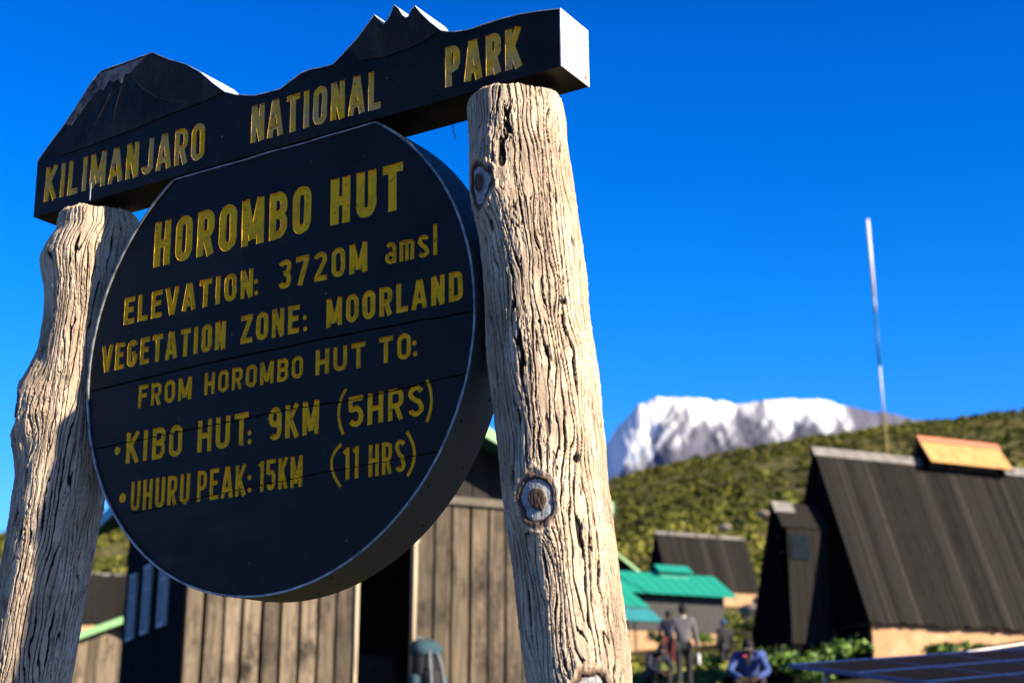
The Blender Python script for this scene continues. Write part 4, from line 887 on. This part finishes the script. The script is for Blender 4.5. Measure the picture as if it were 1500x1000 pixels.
# ------------------------------------------------------------------ solar panels, bottom right
A, B, C_ = at(1158, 978, 13.0), at(1500, 953, 15.6), at(1320, 1004, 12.0)
e_u = (B - A).normalized(); nrm = e_u.cross(C_ - A).normalized(); nrm = nrm if nrm.z > 0 else -nrm
e_v = nrm.cross(e_u).normalized(); e_v = e_v if e_v.dot(C_ - A) > 0 else -e_v
sp_ = empty('solar_array', (A + e_u * 2 + e_v * .5) - Vector((0, 0, 1.0))); tag(sp_, 'blue framed dark solar panel array tilted low in the foreground on the right', 'solar panels')
off = sp_.location
def Q(u, v, w=0): return A + e_u * u + e_v * v + nrm * w - off
LU, LV_ = 4.6, 2.6
mb = MB(); mb.slab([Q(0, 0), Q(LU, 0), Q(LU, LV_), Q(0, LV_)], nrm, .03)
mb.build('cell_sheet', M['panel_cell'], sp_)
mb = MB(); t_ = .011
for v in (0, LV_ / 4, LV_ / 2, 3 * LV_ / 4, LV_): mb.slab([Q(-.02, v - t_), Q(LU, v - t_), Q(LU, v + t_), Q(-.02, v + t_)], nrm, .036)
for u in (0, 1.15, 2.3, 3.45, LU): mb.slab([Q(u - t_, 0, .001), Q(u + t_, 0, .001), Q(u + t_, LV_, .001), Q(u - t_, LV_, .001)], nrm, .0345)
mb.build('frame', M['panel_frame'], sp_)
for u in (.3, 2.3, 4.3):
    for v in (.15, 2.4):
        p = Q(u, v, -.01); g_ = p + off; mb = MB(); mb.tube([p, Vector((p.x, p.y, float(zg(g_.x, g_.y)) - off.z - .2))], .03, 8); mb.build('leg', M['mast_grey'], sp_)
A2, B2 = at(1416, 953, 15.2), at(1530, 936, 16.5)
sp2 = empty('solar_array', A2 - Vector((0, 0, 1.2))); tag(sp2, 'second solar panel with a pale edge, behind the blue framed array at the right border', 'solar panel')
d2 = (B2 - A2); w2 = Vector((-.25, .9, -.12)); n2 = d2.cross(w2).normalized(); n2 = n2 if n2.z > 0 else -n2
q0 = Vector((0, 0, 1.2))
mb = MB(); mb.slab([q0, q0 + d2 * 1.6, q0 + d2 * 1.6 + w2, q0 + w2], n2, .025); mb.build('cell_sheet', M['panel_cell'], sp2)
mb = MB(); mb.tube([q0 - n2 * .01, q0 + d2 * 1.6 - n2 * .01], .013, 6); mb.build('pale_edge', M['panel_edge'], sp2)
for k in (.15, 1.4):
    p = q0 + d2 * k + w2 * .5; g_ = p + sp2.location; mb = MB(); mb.tube([p, Vector((p.x, p.y, float(zg(g_.x, g_.y)) - sp2.location.z - .2))], .03, 8); mb.build('leg', M['mast_grey'], sp2)

# ------------------------------------------------------------------ backpack leaning by the door
bp = local_on_front(at(264, 1000, 19.7), 628, 935, -.25)
O = at(628, 935, 20.4)
k_ = empty('backpack', (O.x, O.y, float(zg(O.x, O.y)) + .12), HA + R(12)); tag(k_, 'blue and black hiking backpack leaning on the plank wall beside the doorway', 'backpack')
hgt = O.z - k_.location.z
def shell(rings, n=18, p=2.6):       # rings: (z, half width, half depth, y offset)
    mb = MB()
    for z, a, b, y in rings:
        for k in range(n):
            t = 2 * math.pi * k / n; c, s_ = math.cos(t), math.sin(t)
            mb.v.append((a * math.copysign(abs(c) ** (2 / p), c), y + b * math.copysign(abs(s_) ** (2 / p), s_), z))
    for i in range(len(rings) - 1):
        for k in range(n): mb.f.append((i * n + k, i * n + (k + 1) % n, (i + 1) * n + (k + 1) % n, (i + 1) * n + k))
    mb.f += [tuple(reversed(range(n))), tuple((len(rings) - 1) * n + k for k in range(n))]
    return mb
H_ = hgt
shell([(0, .13, .09, 0), (.04, .17, .13, 0), (.25 * H_, .185, .145, .0), (.55 * H_, .18, .14, .02), (.78 * H_, .155, .125, .05), (.80 * H_, .12, .10, .05)]).build('pack_body', M['pack_black'], k_, True)
shell([(.74 * H_, .15, .13, .05), (.77 * H_, .185, .155, .05), (.88 * H_, .185, .15, .06), (.97 * H_, .14, .115, .07), (H_, .07, .06, .07)]).build('lid', M['pack_blue'], k_, True)
shell([(.18 * H_, .10, .03, -.15), (.22 * H_, .13, .06, -.14), (.5 * H_, .125, .06, -.12), (.56 * H_, .09, .02, -.10)]).build('front_pocket', M['pack_black'], k_, True)
for s_ in (-1, 1):
    mb = MB(); mb.tube([(s_ * .07, -.17, .16 * H_), (s_ * .085, -.205, .35 * H_), (s_ * .075, -.17, .6 * H_), (s_ * .05, -.10, .80 * H_)], .014, 8); mb.build('strap', M['pack_strap'], k_, True)
    shell([(.05 * H_, .04, .07, .0), (.1 * H_, .055, .09, 0), (.42 * H_, .05, .085, 0), (.46 * H_, .03, .05, 0)], 12).build('side_pocket', M['pack_blue'], k_, True)
    bpy.context.scene.collection.objects[-1].location = (s_ * .19, 0, 0)
    mb = MB(); mb.tube([(s_ * .10, -.10, .12 * H_), (s_ * .20, -.14, .09 * H_), (s_ * .27, -.10, .03 * H_)], [.025, .035, .02], 8); mb.build('hip_belt', M['pack_black'], k_, True)
mb = MB(); mb.tube([(-.03, .15, .97 * H_), (-.03, .19, 1.04 * H_), (.03, .19, 1.04 * H_), (.03, .15, .97 * H_)], .008, 6); mb.build('grab_loop', M['pack_strap'], k_, True)

k_.scale = (1.18, 1.15, 1.0)
# ------------------------------------------------------------------ people
def skin_mesh(name, nodes, mat, parent, sub=2):
    """nodes: name -> (parent name, position, radius); one continuous surface grown over the joints"""
    names = list(nodes); me = bpy.data.meshes.new(name); idx = {n: i for i, n in enumerate(names)}
    me.from_pydata([nodes[n][1] for n in names], [(idx[nodes[n][0]], idx[n]) for n in names if nodes[n][0]], [])
    o = obj(name, me); o.modifiers.new('skin', 'SKIN'); o.modifiers.new('sub', 'SUBSURF').levels = sub
    for i, n in enumerate(names):
        sv = me.skin_vertices[0].data[i]; r_ = nodes[n][2]; sv.radius = r_ if isinstance(r_, tuple) else (r_, r_); sv.use_root = nodes[n][0] is None
    dg = bpy.context.evaluated_depsgraph_get(); dg.update()
    m2 = bpy.data.meshes.new_from_object(o.evaluated_get(dg)); m2.name = name; bpy.data.objects.remove(o)
    m2.materials.clear(); m2.materials.append(mat); m2.shade_smooth()
    return obj(name, m2, parent)
def person(label, loc, rz, J, top, bottom, hat=None, collar=None, hair='hair', group=None, sleeves=True):
    """J: joints in metres, facing -Y: pelvis, waist, chest, neck, head (tilt vector), shoulders, elbows, wrists, hips, knees, ankles, toes"""
    p = empty('person', loc, rz); tag(p, label, 'person', group)
    V_ = lambda k: Vector(J[k]); hd = V_('head'); hup = Vector(J['up']).normalized(); hf = Vector(J['face']).normalized(); hs_ = hf.cross(hup)
    N = {'pelvis': (None, V_('pelvis'), (.135, .10)), 'waist': ('pelvis', V_('waist'), (.125, .09)), 'chest': ('waist', V_('chest'), (.145, .10)), 'neckbase': ('chest', V_('neck') - (V_('neck') - V_('chest')) * .3, .075), 'neck': ('neckbase', V_('neck'), .052),
         'jaw': ('neck', hd - hup * .075 + hf * .022, (.060, .072)), 'skull': ('jaw', hd + hup * .0, (.075, .092)), 'crown': ('skull', hd + hup * .075, (.066, .078)), 'top': ('crown', hd + hup * .105, .035), 'nose': ('skull', hd - hup * .025 + hf * .10, .012)}
    for s_, t_ in (('l', -1), ('r', 1)):
        sh, el, wr = V_('sh_' + s_), V_('el_' + s_), V_('wr_' + s_)
        N['ear_' + s_] = ('skull', hd + hs_ * t_ * .085 - hup * .01, .014)
        N['sh_' + s_] = ('chest', sh, .062); N['el_' + s_] = ('sh_' + s_, el, .042); N['wr_' + s_] = ('el_' + s_, wr, .027)
        fd = (wr - el).normalized(); side = Vector(J.get('thumb_' + s_, (0, -1, 0))); side = (side - fd * side.dot(fd)).normalized(); pn = fd.cross(side)
        N['palm_' + s_] = ('wr_' + s_, wr + fd * .05, (.035, .018)); N['knuckle_' + s_] = ('palm_' + s_, wr + fd * .085, (.036, .015))
        for q in range(4):
            o_ = side * (.027 - .018 * q); ln = (.068, .078, .072, .056)[q]; b0 = wr + fd * .095 + o_
            N['f%d0%s' % (q, s_)] = ('knuckle_' + s_, b0, .0085); N['f%d1%s' % (q, s_)] = ('f%d0%s' % (q, s_), b0 + fd * ln * .5 + pn * .008 * t_, .008); N['f%d2%s' % (q, s_)] = ('f%d1%s' % (q, s_), b0 + fd * ln * .85 + pn * .03 * t_, .007)
        N['th0' + s_] = ('palm_' + s_, wr + fd * .05 + side * .042, .011); N['th1' + s_] = ('th0' + s_, wr + fd * .088 + side * .058, .009)
        N['hip_' + s_] = ('pelvis', V_('hip_' + s_), .090); N['kn_' + s_] = ('hip_' + s_, V_('kn_' + s_), .060); N['an_' + s_] = ('kn_' + s_, V_('an_' + s_), .042); N['toe_' + s_] = ('an_' + s_, V_('toe_' + s_), .035)
    body = skin_mesh('body', N, M['skin'], p, 1)
    A_ = {'pelvis': (None, V_('pelvis'), (.165, .13)), 'waist': ('pelvis', V_('waist'), (.160, .125)), 'chest': ('waist', V_('chest'), (.180, .135)), 'neck': ('chest', V_('neck') - (V_('neck') - V_('chest')) * .22, .085)}
    for s_ in 'lr':
        sh, el, wr = V_('sh_' + s_), V_('el_' + s_), V_('wr_' + s_)
        A_['sh_' + s_] = ('chest', sh, .082); A_['ua_' + s_] = ('sh_' + s_, sh * .5 + el * .5, .068); A_['el_' + s_] = ('ua_' + s_, el, .060); A_['fa_' + s_] = ('el_' + s_, el * .5 + wr * .5, .052); A_['wr_' + s_] = ('fa_' + s_, wr, .043)
    skin_mesh('jacket', A_, M[top], p, 2)
    B_ = {'pelvis': (None, V_('pelvis') - Vector((0, 0, .02)), (.155, .122))}
    for s_ in 'lr':
        h_, k2, a_ = V_('hip_' + s_), V_('kn_' + s_), V_('an_' + s_)
        B_['hip_' + s_] = ('pelvis', h_, .108); B_['th_' + s_] = ('hip_' + s_, h_ * .5 + k2 * .5, .092); B_['kn_' + s_] = ('th_' + s_, k2, .075); B_['sh_' + s_] = ('kn_' + s_, k2 * .5 + a_ * .5, .068); B_['an_' + s_] = ('sh_' + s_, a_ + (k2 - a_) * .08, .060)
    skin_mesh('trousers', B_, M[bottom], p, 2)
    for s_ in 'lr':
        a_, t_ = V_('an_' + s_), V_('toe_' + s_)
        skin_mesh('shoe', {'a': (None, a_ - Vector((0, 0, .02)), .058), 'b': ('a', a_ * .5 + t_ * .5 - Vector((0, 0, .005)), .050), 'c': ('b', t_, .042)}, M['shoe'], p, 2)
    # hair or cap: a shell over the back and top of the head
    mb = MB(); n, m = 14, 8
    for i in range(m + 1):
        ph = math.pi * .60 * i / m
        for k in range(n):
            t = 2 * math.pi * k / n; q = hup * (math.cos(ph) * .128) + (hs_ * math.cos(t) * .094 + hf * math.sin(t) * .108) * math.sin(ph)
            if q.dot(hf) > .05 and q.dot(hup) < .045: q = q * .80
            mb.v.append(tuple(hd + hup * .012 - hf * .008 + q * (1 + random.uniform(-.02, .02))))
    for i in range(m):
        for k in range(n): mb.f.append((i * n + k, (i + 1) * n + k, (i + 1) * n + (k + 1) % n, i * n + (k + 1) % n))
    mb.build('cap' if hat else 'hair', M[hat or hair], p, True)
    if hat:
        mb = MB(); c = hd + hup * .055 + hf * .10; mb.slab([c + hs_ * .07, c - hs_ * .07, c - hs_ * .05 + hf * .075 - hup * .012, c + hs_ * .05 + hf * .075 - hup * .012], hup, .006); mb.build('peak', M[hat], p)
    for t_ in (-1, 1):
        mb = MB(); mb.blob(hd + hs_ * t_ * .031 + hf * .083 + hup * .008, (.012, .012, .010), 8, 6); mb.build('eye', M['eye_white'], p, True)
    mb = MB(); c = hd - hup * .063 + hf * .088; mb.tube([c - hs_ * .022, c + hf * .004, c + hs_ * .022], [.003, .006, .003], 6); mb.build('mouth', M['hair'], p, True)
    if collar:
        mb = MB(); c = V_('neck') - (V_('neck') - V_('chest')) * .16
        ax = (V_('neck') - V_('chest')).normalized(); sx = ax.orthogonal().normalized(); sy = ax.cross(sx)
        for z, r_ in ((-.02, .082), (.03, .070), (.035, .064), (-.01, .072)):
            for k in range(14): t = 2 * math.pi * k / 14; mb.v.append(tuple(c + ax * z + (sx * math.cos(t) + sy * math.sin(t)) * r_))
        for i in range(4):
            for k in range(14): mb.f.append((i * 14 + k, i * 14 + (k + 1) % 14, ((i + 1) % 4) * 14 + (k + 1) % 14, ((i + 1) % 4) * 14 + k))
        mb.build('collar', M[collar], p, True)
    return p
def standing(h=1.75, stride=.0, bend=0.0, arm=(.06, .06), elbow=(.05, .05)):
    k = h / 1.75; J = dict(pelvis=(0, 0, .93), waist=(0, -bend * .3, 1.10), chest=(0, -bend * .6, 1.32), neck=(0, -bend, 1.51), head=(0, -bend - .015, 1.635), up=(0, -bend * .5, 1), face=(0, -1, -bend * .5),
        sh_l=(-.185, -bend * .8, 1.43), sh_r=(.185, -bend * .8, 1.43), el_l=(-.24, -bend * .8 + elbow[0], 1.15), el_r=(.24, -bend * .8 + elbow[1], 1.15), wr_l=(-.25 - arm[0] * .5, -bend * .8 + elbow[0] - arm[0] * 2, .90), wr_r=(.25 + arm[1] * .5, -bend * .8 + elbow[1] - arm[1] * 2, .90),
        hip_l=(-.09, 0, .90), hip_r=(.09, 0, .90), kn_l=(-.10, -.03 - stride * .5, .49), kn_r=(.10, -.02 + stride * .35, .49), an_l=(-.10, .02 - stride, .08), an_r=(.10, .03 + stride, .10), toe_l=(-.115, -.13 - stride, .035), toe_r=(.115, -.11 + stride, .045))
    return {a: tuple(c * k for c in b) if a not in ('up', 'face') else b for a, b in J.items()}
def on_ground(p): return Vector((p.x, p.y, float(zg(p.x, p.y))))
# walker seen from behind, pale bottle in the right hand
q_ = at(1003, 1000, 31); J = standing(1.78, .16, .05, (.04, .10), (.03, .06))
w_ = person('person in a grey jacket and dark trousers walking away, a pale bottle in hand', on_ground(q_), R(180) - .12, J, 'jacket_grey', 'trousers_dark', collar='collar_pale')
zfix = at(1003, 884, 31).z - 1.785; w_.location.z = zfix
bt = Vector(J['wr_l']) if False else Vector(J['wr_l'])
# (turned about, the left hand of the model's right side is the viewer's right: use the hand that ends up on the right)
hand = w_.matrix_basis @ Vector(J['wr_l']); 
Rz = Matrix.Rotation(R(180) - .12, 4, 'Z'); hand = max((w_.location + (Rz @ Vector(J[k])) for k in ('wr_l', 'wr_r')), key=lambda p: p.x)
b_ = empty('bottle', hand + Vector((.02, -.01, -.34))); tag(b_, 'pale plastic bottle carried in the hand of the grey jacketed walker', 'bottle')
shell([(0, .03, .03, 0), (.01, .038, .038, 0), (.17, .038, .038, 0), (.21, .018, .018, 0), (.235, .015, .015, 0)], 14, 2).build('bottle_body', M['bottle_white'], b_, True)
shell([(.232, .017, .017, 0), (.262, .017, .017, 0)], 12, 2).build('cap', M['cap_blue'], b_, True)
# figure in red trousers, further back on the left of the walker
q_ = at(979, 900, 43); person('person in a dark navy coat and dull red trousers standing left of the walker', on_ground(q_), R(170), standing(1.72, .05, .02), 'coat_navy', 'trousers_red')
bpy.data.objects[-1] if False else None
# dark figure with a blue cap
q_ = at(1060, 905, 46); f_ = person('person all in black with a blue cap, standing alone on the grass', on_ground(q_), R(200), standing(1.68, .02, .0, (.03, .03)), 'coat_black', 'trousers_dark', hat='cap_blue')
f_.location.z = at(1060, 905, 46).z - 1.72
# person in blue sitting forward, elbows on knees, head bowed
def sitting(lean=.34, hb=.10):
    return dict(pelvis=(0, .12, .42), waist=(0, .07, .56), chest=(0, -.10, .74), neck=(0, -.24, .87), head=(0, -.345, .945), up=(0, -.55, .83), face=(0, -.83, -.56),
        sh_l=(-.19, -.16, .82), sh_r=(.19, -.16, .82), el_l=(-.30, -.30, .57), el_r=(.30, -.30, .57), wr_l=(-.13, -.50, .46), wr_r=(.13, -.50, .46), hip_l=(-.10, .08, .42), hip_r=(.10, .08, .42), kn_l=(-.20, -.34, .47), kn_r=(.20, -.34, .47),
        an_l=(-.17, -.30, .08), an_r=(.17, -.30, .08), toe_l=(-.19, -.46, .035), toe_r=(.19, -.46, .035), thumb_l=(1, 0, .3), thumb_r=(-1, 0, .3))
q_ = at(1099, 938, 24)
s_ = person('person in a bright blue jacket sitting bent forward with bowed head and hands together', Vector((q_.x, q_.y + .3, q_.z - 1.04)), R(-8), sitting(), 'jacket_blue', 'trousers_dark')
mb = MB(); mb.blob((-.06, -.365, .80), (.035, .012, .018), 8, 5); mb.build('pink_badge', M['patch_pink'], s_, True)
mb = MB(); mb.add([(-.055, -.285, .83), (.055, -.285, .83), (0, -.30, .62), (-.05, -.27, .83), (.05, -.27, .83), (0, -.285, .62)], [(0, 2, 1), (3, 4, 5), (0, 1, 4, 3), (1, 2, 5, 4), (2, 0, 3, 5)]); mb.build('shirt', M['shirt_black'], s_)
st = empty('log_stool', s_.location + Vector((0, .12, 0))); tag(st, 'dark low log seat under the person in the blue jacket', 'seat')
shell([(-.4, .22, .18, 0), (0, .21, .17, 0), (.29, .20, .16, 0), (.30, .18, .15, 0)], 14, 2.2).build('log', M['wall_shade_dark'], st, True)
# dark seated figure by the shelter
q_ = at(958, 945, 33)
s_ = person('person in dark clothes sitting in the shade against the dark shelter wall', Vector((q_.x, q_.y + .2, q_.z - 1.04)), R(25), sitting(), 'coat_navy', 'trousers_dark')
st = empty('log_stool', s_.location + Vector((0, .10, 0))); tag(st, 'dark low seat under the dark clothed person by the shelter', 'seat')
shell([(-.4, .22, .18, 0), (0, .21, .17, 0), (.29, .20, .16, 0), (.30, .18, .15, 0)], 14, 2.2).build('log', M['wall_shade_dark'], st, True)

# ------------------------------------------------------------------ plants, grass, boulders
def bush(label, x, y, r, seed, mat='leaf_bright', cat='shrub', group=None, nq=260, dz=0.0, zabs=None):
    g_ = np.random.default_rng(seed); z = float(zg(x, y)) if zabs is None else zabs
    o = empty('leafy_shrub', (x, y, z - .05)); tag(o, label, cat, group)
    cs = np.array([[g_.normal() * r * .45, g_.normal() * r * .45, r * .25 + abs(g_.normal()) * r * .25] for _ in range(5)]); rs = r * (.45 + .35 * g_.random(5))
    P, _ = leaf_cloud(cs, rs, nq // 2, .14, .95, None, .3, seed)
    quads_mesh('foliage', P, M[mat], None, o)
    mb = MB()
    for k in range(4): a = g_.normal(size=2) * r * .35; mb.tube([(0, 0, -.1), (a[0] * .5, a[1] * .5, r * .4), (a[0], a[1], r * .8)], [.03 * r + .006, .02 * r + .004, .006], 6)
    mb.build('stem', M['wall_shade_dark'], o)
    return o
def bush_px(label, px, py, Y, r, seed, mat='leaf_bright', group=None):
    p = at(px, py, Y); return bush(label, p.x, p.y, r, seed, mat, group=group, zabs=p.z)
G1 = 'low green shrubs around the huts'
bush_px('bright green shrub against the tan stone base of the A-frame hut', 1388, 962, 30.6, .42, 1, group=G1)
bush_px('tiny bright green sprig at the tan stone base of the A-frame hut', 1437, 952, 30.7, .22, 2, group=G1)
bush_px('large leafy green clump beside the seated person in blue', 1152, 985, 25.5, .42, 3, group=G1)
bush_px('yellow green clump left of the blue framed solar panels', 1180, 1000, 22.5, .36, 4, group=G1)
bush_px('low green clump under the porch steps of the A-frame hut', 1232, 966, 28.5, .42, 5, group=G1)
bush_px('dark green clump between the seated blue person and the porch steps', 1136, 978, 27.5, .36, 6, 'leaf_dark', group=G1)
bush_px('dark green shrub in front of the corrugated house', 972, 944, 47, .4, 8, 'leaf_dark', group=G1)
bush_px('dark shrub at the right end of the green roofed house', 1104, 926, 50, .4, 9, 'leaf_dark', group=G1)
bush_px('bright low shrub on the grass behind the walker', 1032, 942, 47, .35, 10, group=G1)
bush_px('pale green clump low beside the walker on the right', 1040, 975, 33, .3, 12, group=G1)
# grass tufts
gx = []; gn = 900
for _ in range(6000):
    y = random.uniform(29, 70); x = random.uniform(-.03, .45) * y
    if vnoise(x * .35, y * .35, 0, 77) > .02 and len(gx) < 2600: gx.append((x, y))
gx = np.array(gx); gz = zg(gx[:, 0], gx[:, 1])
P, _ = leaf_cloud(np.stack([gx[:, 0], gx[:, 1], gz - .03], -1), .10 + .22 * rng.random(len(gx)) ** 2, 16, .42, .8, None, .3, 5)
tag(quads_mesh('grass', P, M['grass_blade']), 'patchy grass tufts on the open ground between the huts', kind='stuff')
def boulder(label, px, py, Y, r, seed):
    p = at(px, py, Y); random.seed(seed); mb = MB(); n, m = 16, 11; g_ = np.random.default_rng(seed)
    vs = []
    for i in range(m + 1):
        ph = math.pi * i / m
        for k in range(n):
            t = 2 * math.pi * k / n; d = np.array([math.sin(ph) * math.cos(t), math.sin(ph) * math.sin(t), math.cos(ph)])
            j = 1 + .35 * float(fbm(d[0] * 1.6 + seed, d[1] * 1.6, d[2] * 1.6, 3, seed)); vs.append((d[0] * r * 1.3 * j, d[1] * r * j, d[2] * r * .75 * j))
    mb.add(vs, [(i * n + k, (i + 1) * n + k, (i + 1) * n + (k + 1) % n, i * n + (k + 1) % n) for i in range(m) for k in range(n)])
    o = mb.build('boulder', M['boulder'], None, False); o.location = (p.x, p.y, max(p.z, float(zg(p.x, p.y)) + r * .5) if Y < 400 else p.z); tag(o, label, 'boulder', 'boulders on the hillside')
for a in (('pale boulder among shrubs left of the A-frame porch', 1119, 753, 210, .75, 2), ('small brown boulder above the plain small A-frame roof', 1061, 773, 150, .55, 3), ('low brown rock by the right end of the small A-frame', 1122, 880, 84, .6, 5), ('flat stone on bare ground below the small A-frame', 1105, 905, 70, .5, 6)): boulder(*a)
